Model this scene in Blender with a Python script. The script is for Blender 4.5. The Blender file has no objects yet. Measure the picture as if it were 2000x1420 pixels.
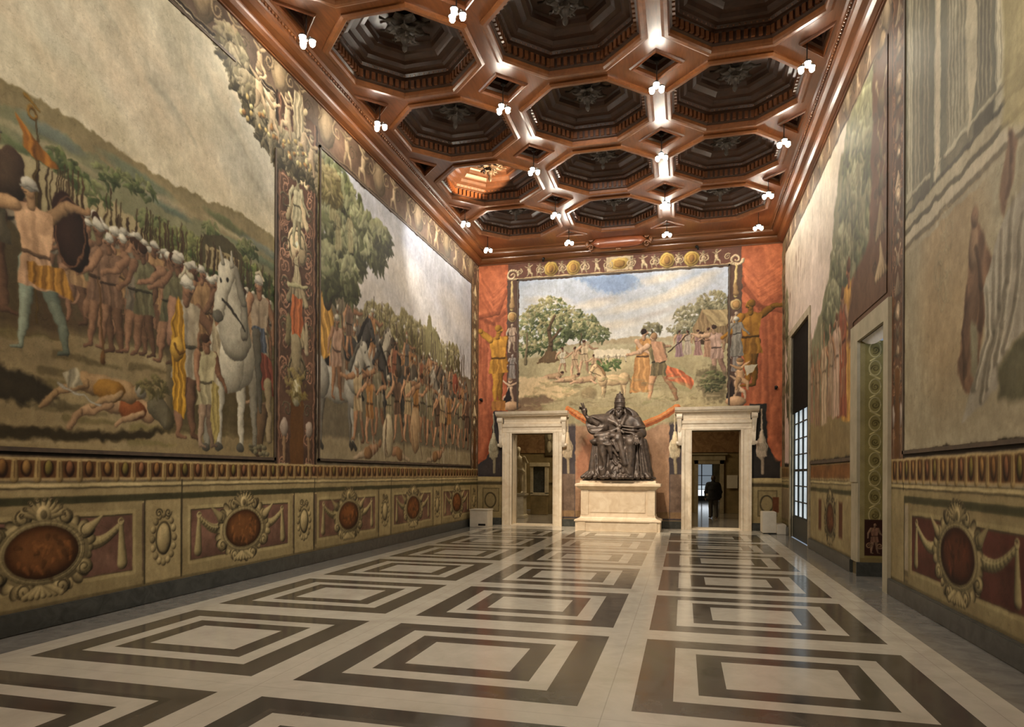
import bpy, bmesh, math, random
import numpy as np
from mathutils import Vector, Matrix
TAU = 2 * math.pi
scene = bpy.context.scene; COL = scene.collection
# ------------------------------------------------------------------ camera, exposure, world, lights
XL, XR, YE, YB, ZW, ZC = -6.55, 2.80, 20.90, -5.0, 8.62, 8.80
cam_d = bpy.data.cameras.new('camera'); cam = bpy.data.objects.new('camera', cam_d); COL.objects.link(cam)
cam.matrix_world = Matrix.Translation((0, 0, 1.65)) @ Matrix.Rotation(0.2525, 4, 'Z') @ Matrix.Rotation(math.pi / 2, 4, 'X') @ Matrix.Rotation(0.0041, 4, 'Z')
cam_d.sensor_width = 36.0; cam_d.lens = 1298.0 / 2000 * 36; cam_d.shift_y = (925.9 - 710) / 2000; cam_d.clip_end = 200; cam_d.clip_start = 0.05
scene.camera = cam
scene.view_settings.view_transform = 'Standard'; scene.view_settings.look = 'None'; scene.view_settings.gamma = 1.0; scene.view_settings.use_curve_mapping = False
scene.view_settings.exposure = 0.0
world = bpy.data.worlds.new('world'); scene.world = world; world.use_nodes = True
world.node_tree.nodes['Background'].inputs[0].default_value = (0.55, 0.65, 0.8, 1); world.node_tree.nodes['Background'].inputs[1].default_value = 0.4
scene.cycles.max_bounces = 7; scene.cycles.diffuse_bounces = 4; scene.cycles.glossy_bounces = 3; scene.cycles.caustics_reflective = False; scene.cycles.caustics_refractive = False
scene.cycles.sample_clamp_indirect = 6.0; scene.cycles.use_denoising = True
def light(name, kind, loc, energy, color, target=None, size=.1, spot=60, blend=.3, sy=None):
    d = bpy.data.lights.new(name, kind); d.energy = energy; d.color = color
    if kind == 'AREA':
        d.size = size
        if sy: d.shape = 'RECTANGLE'; d.size_y = sy
    else: d.shadow_soft_size = size
    if kind == 'SPOT': d.spot_size = math.radians(spot); d.spot_blend = blend
    o = bpy.data.objects.new(name, d); COL.objects.link(o); o.location = loc
    if target is not None: o.rotation_euler = (Vector(target) - Vector(loc)).to_track_quat('-Z', 'Y').to_euler()
    return o
WARM = (1.0, .80, .55); NEUT = (1.0, .93, .82); COOL = (.78, .88, 1.0)
BULB = 245.0      # emission strength of the ceiling lamps' bulbs
# spots for the lit patches of the hall, plus added fill spots without fixtures
light('spot_left_wall', 'SPOT', (-4.3, 13.6, 8.2), 900, (1, .95, .92), (-6.55, 17.0, 6.9), .03, 62, .75)
light('spot_left_ceiling', 'SPOT', (-1.2, 13.6, 4.2), 26000, (1, .62, .32), (-4.85, 15.85, 9.1), .03, 15, .3)
light('spot_right_wall', 'SPOT', (-6.0, 12.0, 7.2), 1300, (1, .84, .82), (2.8, 17.0, 6.2), .06, 30, .9)
light('spot_statue', 'SPOT', (-5.9, 14.2, 8.1), 2600, (1, .84, .64), (-2.1, 19.7, 1.0), .05, 27, .35)
light('fill_doors', 'SPOT', (-1.9, 12.5, 8.4), 2300, (1, .82, .62), (-1.9, 20.9, 1.9), .15, 50, .9)  # added fill, brightens the door cases
light('fill_end_wall', 'SPOT', (-1.9, 11.0, 8.3), 1350, (1, .96, .90), (-1.9, 20.9, 5.9), .2, 56, .8)  # added flood that lifts the end wall, no lamp stands there
light('fill_foreground_left', 'SPOT', (1.9, 2.0, 8.3), 1350, NEUT, (-6.55, 7.8, 6.6), .3, 70, 1.0)  # added soft fill for the near left wall
light('fill_foreground_right', 'SPOT', (-5.8, 1.5, 8.3), 1250, NEUT, (2.8, 9.0, 5.6), .3, 70, 1.0)  # added soft fill for the near right wall
light('fill_floor', 'SPOT', (-3.0, 7.5, 8.5), 950, NEUT, (-2.6, 8.2, 0), .4, 80, 1.0)  # added soft fill over the floor
light('room_light', 'AREA', (-3.5, 25.5, 5.6), 200, (1, .78, .48), (-3.5, 25.5, 0), 3)
light('far_room_light', 'AREA', (1.0, 37, 3.8), 50, (1, .88, .7), (1.0, 37, 0), 2)
light('passage_light', 'AREA', (3.9, 11.2, 3.6), 7, COOL, (3.1, 11.25, 4.3), .35)
# ------------------------------------------------------------------ helpers
def tag(o, label=None, cat=None, group=None, kind=None):
    for k, v in (('label', label), ('category', cat), ('group', group), ('kind', kind)):
        if v: o[k] = v
    return o
def mesh_obj(name, verts, faces, m=None, parent=None, smooth=False):
    me = bpy.data.meshes.new(name); me.from_pydata([tuple(v) for v in verts], [], [tuple(f) for f in faces]); me.update()
    o = bpy.data.objects.new(name, me); COL.objects.link(o)
    if m: me.materials.append(m)
    if smooth: me.polygons.foreach_set('use_smooth', [True] * len(me.polygons))
    if parent: o.parent = parent
    return o
class MB:
    """collects simple shapes into one mesh"""
    def __init__(s): s.v, s.f = [], []
    def add(s, v, f): n = len(s.v); s.v += [tuple(p) for p in v]; s.f += [tuple(i + n for i in q) for q in f]; return s
    def box(s, x0, x1, y0, y1, z0, z1, b=0.0):
        if b <= 0:
            return s.add([(x0, y0, z0), (x1, y0, z0), (x1, y1, z0), (x0, y1, z0), (x0, y0, z1), (x1, y0, z1), (x1, y1, z1), (x0, y1, z1)], [(0, 3, 2, 1), (4, 5, 6, 7), (0, 1, 5, 4), (1, 2, 6, 5), (2, 3, 7, 6), (3, 0, 4, 7)])
        bm = bmesh.new(); bmesh.ops.create_cube(bm, size=1)
        for v in bm.verts: v.co = Vector(((x0 + x1) / 2 + v.co.x * (x1 - x0), (y0 + y1) / 2 + v.co.y * (y1 - y0), (z0 + z1) / 2 + v.co.z * (z1 - z0)))
        bmesh.ops.bevel(bm, geom=bm.edges[:], offset=b, segments=2, affect='EDGES'); bm.verts.index_update()
        s.add([v.co for v in bm.verts], [[v.index for v in f.verts] for f in bm.faces]); bm.free(); return s
    def loft(s, rings, cap0=True, cap1=True, closed=True):
        n = len(rings[0]); b = len(s.v)
        for r in rings: s.v += [tuple(p) for p in r]
        for i in range(len(rings) - 1):
            for j in range(n if closed else n - 1): k = (j + 1) % n; s.f.append((b + i * n + j, b + i * n + k, b + (i + 1) * n + k, b + (i + 1) * n + j))
        if cap0: s.f.append(tuple(b + j for j in reversed(range(n))))
        if cap1: s.f.append(tuple(b + (len(rings) - 1) * n + j for j in range(n)))
        return s
    def lathe(s, c, prof, n=24, sx=1, sy=1):
        rings = [[(c[0] + r * sx * math.cos(TAU * j / n), c[1] + r * sy * math.sin(TAU * j / n), c[2] + z) for j in range(n)] for r, z in prof]
        return s.loft(rings)
    def rectloft(s, cx, cy, prof):
        """prof: (half width x, half depth y, z)"""
        return s.loft([[(cx - a, cy - b, z), (cx + a, cy - b, z), (cx + a, cy + b, z), (cx - a, cy + b, z)] for a, b, z in prof])
    def tube(s, pts, r, n=8, r1=None):
        pts = [Vector(p) for p in pts]; rings = []; r1 = r if r1 is None else r1; up = Vector((0, 0, 1))
        for i, p in enumerate(pts):
            t = (pts[min(i + 1, len(pts) - 1)] - pts[max(i - 1, 0)]).normalized(); a = t.cross(up)
            if a.length < 1e-3: a = t.cross(Vector((1, 0, 0)))
            a.normalize(); b = t.cross(a); rr = r + (r1 - r) * i / (len(pts) - 1)
            rings.append([p + (a * math.cos(TAU * j / n) + b * math.sin(TAU * j / n)) * rr for j in range(n)])
        return s.loft(rings)
    def ball(s, c, rx, ry=None, rz=None, n=12, m=8):
        ry = rx if ry is None else ry; rz = rx if rz is None else rz
        return s.loft([[(c[0] + rx * math.sin(t) * math.cos(TAU * j / n), c[1] + ry * math.sin(t) * math.sin(TAU * j / n), c[2] - rz * math.cos(t)) for j in range(n)] for t in [math.pi * (i + .06) / (m + .12) for i in range(m + 1)]])
    def extrude(s, poly, origin, ex, ey, ez, depth):
        """2-D outline in the (ex, ez) plane extruded along ey"""
        o, ex, ey, ez = Vector(origin), Vector(ex), Vector(ey), Vector(ez)
        return s.loft([[o + ex * a + ez * b for a, b in poly], [o + ex * a + ez * b + ey * depth for a, b in poly]])
    def build(s, name, m=None, parent=None, smooth=False): 
        o = mesh_obj(name, s.v, s.f, m, parent, smooth)
        bm = bmesh.new(); bm.from_mesh(o.data); bmesh.ops.recalc_face_normals(bm, faces=bm.faces[:]); bm.to_mesh(o.data); bm.free()
        return o
def empty(name, loc=(0, 0, 0), rz=0):
    o = bpy.data.objects.new(name, None); COL.objects.link(o); o.location = loc; o.rotation_euler = (0, 0, rz); o.empty_display_size = .1; return o
def copy_tree(o, parent=None):
    c = o.copy(); COL.objects.link(c)
    if parent: c.parent = parent
    for ch in [q for q in bpy.data.objects if q.parent == o]: copy_tree(ch, c)
    return c
# signed-distance modelling for organic shapes -> surface nets
def sm_min(a, b, k): h = np.clip(.5 + .5 * (b - a) / k, 0, 1); return b * (1 - h) + a * h - k * h * (1 - h)
def sm_max(a, b, k): return -sm_min(-a, -b, k)
def d_cap(P, a, b, r0, r1=None, fl=(1, 1, 1)):
    r1 = r0 if r1 is None else r1; a = np.array(a, np.float32); b = np.array(b, np.float32); f = np.array(fl, np.float32)
    p = (P - a) * f; v = (b - a) * f; t = np.clip((p @ v) / (v @ v + 1e-9), 0, 1); return np.linalg.norm(p - t[..., None] * v, axis=-1) - (r0 + (r1 - r0) * t)
def d_ell(P, c, r):
    q = (P - np.array(c, np.float32)) / np.array(r, np.float32); l = np.linalg.norm(q, axis=-1); return (l - 1) * min(r) 
def d_box(P, c, r, rd=.02):
    q = np.abs(P - np.array(c, np.float32)) - np.array(r, np.float32) + rd; return np.linalg.norm(np.maximum(q, 0), axis=-1) + np.minimum(q.max(-1), 0) - rd
def nets(f, lo, hi, h):
    ax = [np.arange(lo[i], hi[i] + h, h, dtype=np.float32) for i in range(3)]
    P = np.stack(np.meshgrid(*ax, indexing='ij'), -1); D = f(P).astype(np.float32)
    for i in range(3):
        sl = [slice(None)] * 3
        for e in (0, -1): sl[i] = e; D[tuple(sl)] = np.abs(D[tuple(sl)]) + 1e-3
    n = [s - 1 for s in D.shape]; acc = np.zeros(n + [3], np.float32); cnt = np.zeros(n, np.float32)
    cor = [(i, j, k) for i in (0, 1) for j in (0, 1) for k in (0, 1)]
    S = lambda c: D[c[0]:c[0] + n[0], c[1]:c[1] + n[1], c[2]:c[2] + n[2]]
    for a in cor:
        for d in range(3):
            if a[d] == 0:
                b = list(a); b[d] = 1; da, db = S(a), S(b); m = (da < 0) != (db < 0); t = np.where(m, da / np.where(m, da - db, 1), 0)
                for q in range(3): acc[..., q] += np.where(m, a[q] + (t if q == d else 0), 0)
                cnt += m
    act = cnt > 0; idx = -np.ones(n, np.int64); idx[act] = np.arange(act.sum()); ijk = np.argwhere(act)
    V = np.array(lo, np.float32) + (ijk + acc[act] / cnt[act][:, None]) * h; F = []
    for d in range(3):
        u, v = [(1, 2), (2, 0), (0, 1)][d]; sl0 = [slice(0, s) for s in D.shape]; sl1 = list(sl0); sl0[d] = slice(0, D.shape[d] - 1); sl1[d] = slice(1, D.shape[d])
        A, B = D[tuple(sl0)] < 0, D[tuple(sl1)] < 0; e = np.argwhere(A != B); e = e[(e[:, u] > 0) & (e[:, v] > 0) & (e[:, u] < n[u]) & (e[:, v] < n[v])]
        def g(du, dv): q = e.copy(); q[:, u] -= du; q[:, v] -= dv; return idx[q[:, 0], q[:, 1], q[:, 2]]
        Q = np.stack([g(1, 1), g(0, 1), g(0, 0), g(1, 0)], 1); fl = ~A[tuple(e.T)]; Q[fl] = Q[fl][:, ::-1]; F.append(Q)
    F = np.concatenate(F); F = F[(F >= 0).all(1)]
    return V, F
def big_mesh(name, V, F, m=None, parent=None, smooth=False, col=None):
    me = bpy.data.meshes.new(name); V = np.asarray(V, np.float32); F = np.asarray(F, np.int32)
    me.vertices.add(len(V)); me.vertices.foreach_set('co', V.ravel()); me.loops.add(F.size); me.loops.foreach_set('vertex_index', F.ravel())
    me.polygons.add(len(F)); me.polygons.foreach_set('loop_start', np.arange(len(F), dtype=np.int32) * 4); me.polygons.foreach_set('loop_total', np.full(len(F), 4, np.int32))
    if smooth: me.polygons.foreach_set('use_smooth', np.ones(len(F), bool))
    if col is not None:
        at = me.color_attributes.new('paint', 'FLOAT_COLOR', 'POINT'); c = np.ones((len(V), 4), np.float32); c[:, :3] = np.clip(col, 0, 1) ** 2.2; at.data.foreach_set('color', c.ravel())
    me.update(calc_edges=True); me.validate()
    if m: me.materials.append(m)
    o = bpy.data.objects.new(name, me); COL.objects.link(o)
    if parent: o.parent = parent
    return o
# ------------------------------------------------------------------ materials
def mat(name, base=(.5, .5, .5), rough=.5, metal=0.0, spec=.5, coat=0.0, emit=None, es=0.0):
    m = bpy.data.materials.new(name); m.use_nodes = True; b = m.node_tree.nodes['Principled BSDF']
    b.inputs['Base Color'].default_value = (*base, 1); b.inputs['Roughness'].default_value = rough; b.inputs['Metallic'].default_value = metal; b.inputs['Specular IOR Level'].default_value = spec
    b.inputs['Coat Weight'].default_value = coat
    if emit: b.inputs['Emission Color'].default_value = (*emit, 1); b.inputs['Emission Strength'].default_value = es
    return m
class N:
    def __init__(s, m): s.t = m.node_tree; s.b = s.t.nodes['Principled BSDF']
    def n(s, typ, **k):
        o = s.t.nodes.new(typ)
        for a, v in k.items(): setattr(o, a, v)
        return o
    def l(s, a, b): s.t.links.new(a, b)
    def math(s, op, a, b=None, c=None):
        o = s.n('ShaderNodeMath', operation=op)
        for i, v in enumerate((a, b, c)):
            if v is None: continue
            if isinstance(v, (int, float)): o.inputs[i].default_value = v
            else: s.l(v, o.inputs[i])
        return o.outputs[0]
    def mix(s, f, a, b, typ='MIX'):
        o = s.n('ShaderNodeMix', data_type='RGBA', blend_type=typ)
        for i, v in ((0, f), (6, a), (7, b)):
            if isinstance(v, (int, float)): o.inputs[i].default_value = v
            elif isinstance(v, tuple): o.inputs[i].default_value = (*v, 1)
            else: s.l(v, o.inputs[i])
        return o.outputs[2]
    def coord(s, scale=(1, 1, 1), out='Object'):
        t = s.n('ShaderNodeTexCoord'); m = s.n('ShaderNodeMapping'); m.inputs['Scale'].default_value = scale; s.l(t.outputs[out], m.inputs[0]); return m.outputs[0]
    def noise(s, vec, scale, detail=4, rough=.55, dist=0.0):
        o = s.n('ShaderNodeTexNoise'); s.l(vec, o.inputs['Vector']); o.inputs['Scale'].default_value = scale; o.inputs['Detail'].default_value = detail; o.inputs['Roughness'].default_value = rough; o.inputs['Distortion'].default_value = dist; return o.outputs[0]
    def ramp(s, f, stops):
        o = s.n('ShaderNodeValToRGB'); s.l(f, o.inputs[0]); e = o.color_ramp.elements
        while len(e) < len(stops): e.new(.5)
        for q, (p, c) in zip(e, stops): q.position = p; q.color = (*c, 1)
        return o.outputs[0]
    def bump(s, h, strength=.2, dist=.02):
        o = s.n('ShaderNodeBump'); o.inputs['Strength'].default_value = strength; o.inputs['Distance'].default_value = dist; s.l(h, o.inputs['Height']); s.l(o.outputs[0], s.b.inputs['Normal'])
def noisy(name, c0, c1, scale, rough=.5, bump=.0, sc=(1, 1, 1), detail=5, dist=0.0, out='Object', **k):
    m = mat(name, c0, rough, **k); n = N(m); f = n.noise(n.coord(sc, out), scale, detail, .6, dist); n.l(n.ramp(f, [(.32, c0), (.68, c1)]), n.b.inputs['Base Color'])
    if bump: n.bump(f, bump, .01)
    return m
M_PAINT = mat('painted_plaster', rough=.62, spec=.25); _n = N(M_PAINT); _a = _n.n('ShaderNodeVertexColor', layer_name='paint'); _c = _n.coord(); _f = _n.noise(_c, 2.2, 6, .6); _g = _n.noise(_c, 60, 3, .6)
_x = _n.mix(1.0, _a.outputs[0], _n.ramp(_f, [(.3, (.82, .80, .76)), (.7, (1.0, 1.0, 1.0))]), 'MULTIPLY'); _x = _n.mix(1.0, _x, _n.ramp(_g, [(.35, (.90, .90, .90)), (.65, (1, 1, 1))]), 'MULTIPLY'); _n.l(_x, _n.b.inputs['Base Color']); _n.bump(_g, .12, .006)
def wood(name, c0, c1, rough, axis=(1, 8, 8)):
    m = mat(name, c0, rough, spec=.5, coat=.18); n = N(m); n.b.inputs['Coat Roughness'].default_value = .2; v = n.coord(axis); f = n.noise(v, 2.2, 6, .6, .8); g = n.noise(n.coord((1, 1, 1)), 1.1, 3, .5)
    c = n.ramp(f, [(.25, c0), (.75, c1)]); n.l(n.mix(1.0, c, n.ramp(g, [(.3, (.7, .66, .62)), (.7, (1.1, 1.05, 1.0))]), 'MULTIPLY'), n.b.inputs['Base Color']); n.bump(f, .10, .01); return m
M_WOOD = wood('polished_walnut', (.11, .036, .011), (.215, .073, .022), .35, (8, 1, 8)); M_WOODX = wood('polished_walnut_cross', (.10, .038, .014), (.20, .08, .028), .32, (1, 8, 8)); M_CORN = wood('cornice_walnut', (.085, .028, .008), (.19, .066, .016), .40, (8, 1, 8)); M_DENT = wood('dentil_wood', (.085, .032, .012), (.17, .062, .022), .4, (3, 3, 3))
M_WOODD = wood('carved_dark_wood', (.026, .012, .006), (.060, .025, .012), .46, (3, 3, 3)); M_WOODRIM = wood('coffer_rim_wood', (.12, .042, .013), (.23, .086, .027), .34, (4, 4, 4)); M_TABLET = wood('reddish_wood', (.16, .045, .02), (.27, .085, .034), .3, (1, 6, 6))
M_CARV = noisy('grey_carving', (.022, .016, .012), (.08, .062, .045), 14, .5, .3)
M_MARB = noisy('cream_marble', (.66, .52, .36), (.82, .70, .53), 3.2, .38, .04, dist=1.2); M_MARBG = noisy('door_marble', (.68, .57, .42), (.84, .75, .60), 4.0, .42, .05, dist=1.0)
M_STONE = noisy('old_stone', (.25, .21, .13), (.40, .34, .23), 5, .7, .1); M_DARKST = noisy('dark_stone_skirting', (.030, .032, .028), (.075, .078, .070), 5, .35, .03, dist=1.5)
M_BRONZE = noisy('dark_bronze', (.034, .025, .020), (.115, .084, .064), 9, .45, .3, metal=.30, spec=.6)
M_WHITE = noisy('white_paint', (.62, .57, .47), (.70, .65, .55), 6, .5, .02); M_BLACK = mat('black_metal', (.012, .012, .012), .4, .3); M_BLIND = noisy('black_blind', (.006, .005, .004), (.012, .010, .008), 8, .9, spec=.1)
M_IRON = mat('dark_green_iron', (.018, .022, .018), .45, .3); M_BULB = mat('lamp_bulb', (1, 1, 1), .3, emit=(1.0, .90, .74), es=BULB)
M_PANE = mat('frosted_pane', (.6, .66, .7), .25); _n = N(M_PANE); _f = _n.noise(_n.coord(), 1.3, 4); _n.l(_n.ramp(_f, [(.3, (.36, .44, .47)), (.7, (.70, .80, .88))]), _n.b.inputs['Emission Color']); _n.b.inputs['Emission Strength'].default_value = .85
M_PANE2 = mat('bright_pane', (.7, .75, .8), .25, emit=(.86, .93, 1.0), es=1.3); M_PANE3 = mat('dull_pane', (.3, .35, .4), .25, emit=(.30, .36, .42), es=.5)
M_OLIVE = noisy('olive_plaster', (.16, .12, .05), (.30, .22, .10), 2.2, .7, .05); M_OCHRE = noisy('ochre_fresco', (.16, .08, .03), (.34, .20, .09), 3.0, .7, .05, dist=1.5); M_PALEST = noisy('pale_statue_marble', (.42, .36, .24), (.60, .53, .38), 6, .5, .05)
M_COAT = noisy('black_cloth', (.008, .008, .010), (.016, .016, .019), 20, .85, .1); M_TROUS = noisy('grey_cloth', (.05, .045, .04), (.075, .07, .06), 20, .85, .1); M_SKIN = noisy('skin', (.36, .20, .14), (.42, .25, .17), 9, .5); M_HAIR = mat('brown_hair', (.05, .03, .02), .6)
M_SOFFIT = noisy('soffit_white', (.72, .76, .80), (.86, .88, .90), 5, .6, .1); M_YG = mat('yellow_green_label', (.55, .65, .05), .5); M_CREAMPL = noisy('cream_plaster', (.34, .30, .20), (.46, .40, .28), 3, .7, .05); M_PASS = noisy('dark_plaster', (.10, .08, .04), (.16, .12, .06), 3, .7)
# marble floor: nested squares set in pale marble
def floor_mat():
    m = mat('inlaid_marble_floor', (.5, .5, .5), .13, spec=.55); n = N(m); t = n.n('ShaderNodeTexCoord'); s = n.n('ShaderNodeSeparateXYZ'); n.l(t.outputs['Object'], s.inputs[0]); X, Y = s.outputs[0], s.outputs[1]
    u = n.math('SUBTRACT', X, -5.675); iu = n.math('FLOOR', n.math('DIVIDE', u, 2.665)); fu = n.math('SUBTRACT', u, n.math('MULTIPLY', iu, 2.665)); W = 2.285
    v = n.math('SUBTRACT', Y, 4.696 - 2.506 * 5); iv = n.math('FLOOR', n.math('DIVIDE', v, 2.506)); fv = n.math('SUBTRACT', v, n.math('MULTIPLY', iv, 2.506)); D = 2.105
    du = n.math('MINIMUM', fu, n.math('SUBTRACT', W, fu)); dv = n.math('MINIMUM', fv, n.math('SUBTRACT', D, fv)); d = n.math('MINIMUM', du, dv)
    inx = n.math('MULTIPLY', n.math('GREATER_THAN', iu, -.5), n.math('LESS_THAN', iu, 2.5)); iny = n.math('LESS_THAN', Y, 19.36)
    band = lambda a, b: n.math('MULTIPLY', n.math('GREATER_THAN', d, a), n.math('LESS_THAN', d, b))
    dark = n.math('MULTIPLY', n.math('MULTIPLY', n.math('ADD', band(0, .278), band(.462, .672)), inx), iny)
    vec = n.coord(); a = n.noise(vec, .9, 6, .62, 1.6); b = n.noise(vec, 5, 5, .6, .8); cell = n.n('ShaderNodeTexWhiteNoise', noise_dimensions='3D'); cv = n.n('ShaderNodeCombineXYZ'); n.l(iu, cv.inputs[0]); n.l(iv, cv.inputs[1]); n.l(n.math('FLOOR', n.math('MULTIPLY', d, 4.8)), cv.inputs[2]); n.l(cv.outputs[0], cell.inputs[0])
    lightc = n.mix(.35, n.ramp(a, [(.25, (.46, .425, .345)), (.5, (.61, .57, .475)), (.75, (.70, .66, .56))]), n.ramp(b, [(.3, (.50, .465, .38)), (.7, (.68, .635, .53))]))
    darkc = n.mix(.4, n.ramp(a, [(.3, (.058, .054, .046)), (.7, (.105, .098, .084))]), n.ramp(b, [(.3, (.055, .050, .043)), (.7, (.115, .106, .09))]))
    darkc = n.mix(1.0, darkc, n.ramp(cell.outputs[0], [(0, (.8, .8, .8)), (1, (1.2, 1.15, 1.1))]), 'MULTIPLY')
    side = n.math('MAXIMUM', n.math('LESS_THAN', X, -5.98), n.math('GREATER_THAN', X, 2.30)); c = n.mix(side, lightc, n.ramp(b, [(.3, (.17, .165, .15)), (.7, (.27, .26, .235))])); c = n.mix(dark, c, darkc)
    # joints
    jx = n.math('LESS_THAN', n.math('ABSOLUTE', n.math('SUBTRACT', fv, 2.305)), .004); gap = n.math('GREATER_THAN', fv, 2.1); c = n.mix(n.math('MULTIPLY', n.math('LESS_THAN', n.math('ABSOLUTE', n.math('SUBTRACT', fu, 2.475)), .004), .35), c, (.25, .21, .16)); c = n.mix(n.math('MULTIPLY', jx, .3), c, (.25, .21, .16))
    n.l(c, n.b.inputs['Base Color']); n.l(n.ramp(b, [(.3, (.10, .10, .10)), (.7, (.19, .19, .19))]), n.b.inputs['Roughness']); n.bump(a, .015, .02); return m
M_FLOOR = floor_mat(); M_FLOOR2 = noisy('grey_marble_floor', (.22, .20, .17), (.34, .31, .27), 2, .10, dist=1.2)
# ---------------------------------------------------------------- wall painting (vertex colours on dense plaster grids)
def C3(r, g, b): return np.array([r, g, b], np.float32) / 255.0
def vnoise(h, w, cell, rg):
    gh, gw = int(h / cell) + 3, int(w / cell) + 3
    g = rg.random((gh, gw), dtype=np.float32)
    y = np.arange(h, dtype=np.float32) / cell; x = np.arange(w, dtype=np.float32) / cell
    yi, xi = y.astype(int), x.astype(int); fy, fx = y - yi, x - xi
    fy = fy * fy * (3 - 2 * fy); fx = fx * fx * (3 - 2 * fx)
    a = g[yi][:, xi]; b = g[yi][:, xi + 1]; c = g[yi + 1][:, xi]; d = g[yi + 1][:, xi + 1]
    fx = fx[None]; fy = fy[:, None]
    return (a * (1 - fx) + b * fx) * (1 - fy) + (c * (1 - fx) + d * fx) * fy
def fbm(h, w, cell, rg, octs=4, sx=1.0):
    o = np.zeros((h, w), np.float32); a, t = 1.0, 0.0
    for k in range(octs):
        if cell < 1.3: break
        if sx != 1.0:
            n = vnoise(h, int(w / sx) + 2, cell, rg)
            xi = (np.arange(w) / sx).astype(int); n = n[:, xi]
        else: n = vnoise(h, w, cell, rg)
        o += a * n; t += a; a *= 0.55; cell *= 0.5
    return o / t * 2 - 1
class Canvas:
    """a painted stretch of wall: axis a (metres along the wall) by z (metres up)"""
    def __init__(s, a0, a1, z0, z1, res, seed, base):
        s.a0, s.a1, s.z0, s.z1, s.res = a0, a1, z0, z1, res
        s.w, s.h = int(round((a1 - a0) * res)) + 1, int(round((z1 - z0) * res)) + 1
        s.im = np.empty((s.h, s.w, 3), np.float32); s.im[:] = base
        s.rg = np.random.default_rng(seed); s.L = (-0.6, 0.7)
    def P(s, a, z): return ((a - s.a0) * s.res, (z - s.z0) * s.res)
    def _box(s, x0, y0, x1, y1):
        x0, y0 = max(0, int(math.floor(x0))), max(0, int(math.floor(y0)))
        x1, y1 = min(s.w, int(math.ceil(x1)) + 1), min(s.h, int(math.ceil(y1)) + 1)
        if x1 <= x0 or y1 <= y0: return None
        X, Y = np.meshgrid(np.arange(x0, x1, dtype=np.float32), np.arange(y0, y1, dtype=np.float32))
        return x0, y0, x1, y1, X, Y
    def _mix(s, b, m, col):
        x0, y0, x1, y1 = b[:4]; r = s.im[y0:y1, x0:x1]; m = m[..., None]
        r += (np.clip(col, 0.01, 1.0) - r) * m
    def seg(s, p, q, r0, r1, col, sh=0.3, soft=1.0, al=1.0, edge=0.25):
        (x0, y0), (x1, y1) = s.P(*p), s.P(*q); r0 *= s.res; r1 *= s.res; R = max(r0, r1) + soft + 1
        b = s._box(min(x0, x1) - R, min(y0, y1) - R, max(x0, x1) + R, max(y0, y1) + R)
        if b is None: return
        X, Y = b[4], b[5]; dx, dy = x1 - x0, y1 - y0; l2 = dx * dx + dy * dy + 1e-6
        t = np.clip(((X - x0) * dx + (Y - y0) * dy) / l2, 0, 1); r = r0 + (r1 - r0) * t
        ex, ey = X - x0 - t * dx, Y - y0 - t * dy; d = np.sqrt(ex * ex + ey * ey); r = np.maximum(r, .35)
        m = np.clip((r - d) / soft + 0.5, 0, 1) * al
        sd = 1 + sh * (ex * s.L[0] + ey * s.L[1]) / r - edge * (np.minimum(d / r, 1)) ** 3
        s._mix(b, m, col * sd[..., None])
    def ell(s, c, rx, rz, col, ang=0.0, sh=0.3, soft=1.0, al=1.0, edge=0.2, pw=2.0, rag=0.0):
        x0, y0 = s.P(*c); rx *= s.res; rz *= s.res; R = max(rx, rz) * 1.25 + soft + 1
        b = s._box(x0 - R, y0 - R, x0 + R, y0 + R)
        if b is None: return
        X, Y = b[4] - x0, b[5] - y0; ca, sa = math.cos(ang), math.sin(ang)
        u, v = (X * ca + Y * sa) / max(rx, .4), (-X * sa + Y * ca) / max(rz, .4)
        d = (np.abs(u) ** pw + np.abs(v) ** pw) ** (1 / pw)
        if rag: d = d + rag * np.sin(np.arctan2(v, u) * 9 + x0) * 0.5 + rag * np.sin(np.arctan2(v, u) * 17 + y0) * .4
        m = np.clip((1 - d) * min(rx, rz) / soft + 0.5, 0, 1) * al
        sd = 1 + sh * (u * s.L[0] + v * s.L[1]) - edge * np.minimum(d, 1) ** 4
        s._mix(b, m, col * sd[..., None])
    def ring(s, c, rx, rz, wd, col, **k):
        n = 40; pts = [(c[0] + rx * math.cos(i / n * TAU), c[1] + rz * math.sin(i / n * TAU)) for i in range(n + 1)]
        s.path(pts, wd, wd, col, **k)
    def path(s, pts, r0, r1, col, **k):
        n = len(pts) - 1
        for i in range(n):
            s.seg(pts[i], pts[i + 1], r0 + (r1 - r0) * i / n, r0 + (r1 - r0) * (i + 1) / n, col, **k)
    def poly(s, pts, col, soft=1.0, al=1.0, fold=None, grad=None, rag=0.0):
        P = np.array([s.P(*p) for p in pts], np.float32)
        b = s._box(P[:, 0].min() - 2, P[:, 1].min() - 2, P[:, 0].max() + 2, P[:, 1].max() + 2)
        if b is None: return
        X, Y = b[4], b[5]
        if rag:
            n = fbm(X.shape[0], X.shape[1], 9, s.rg, 3); X = X + n * rag * s.res; Y = Y + n[::-1, ::-1] * rag * s.res
        m = np.zeros(X.shape, bool); dmin = np.full(X.shape, 1e9, np.float32)
        for i in range(len(P)):
            (ax, ay), (bx, by) = P[i], P[(i + 1) % len(P)]
            dx, dy = bx - ax, by - ay
            c = ((ay > Y) != (by > Y)) & (X < (bx - ax) * (Y - ay) / (by - ay + 1e-9) + ax); m ^= c
            t = np.clip(((X - ax) * dx + (Y - ay) * dy) / (dx * dx + dy * dy + 1e-6), 0, 1)
            dmin = np.minimum(dmin, (X - ax - t * dx) ** 2 + (Y - ay - t * dy) ** 2)
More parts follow.
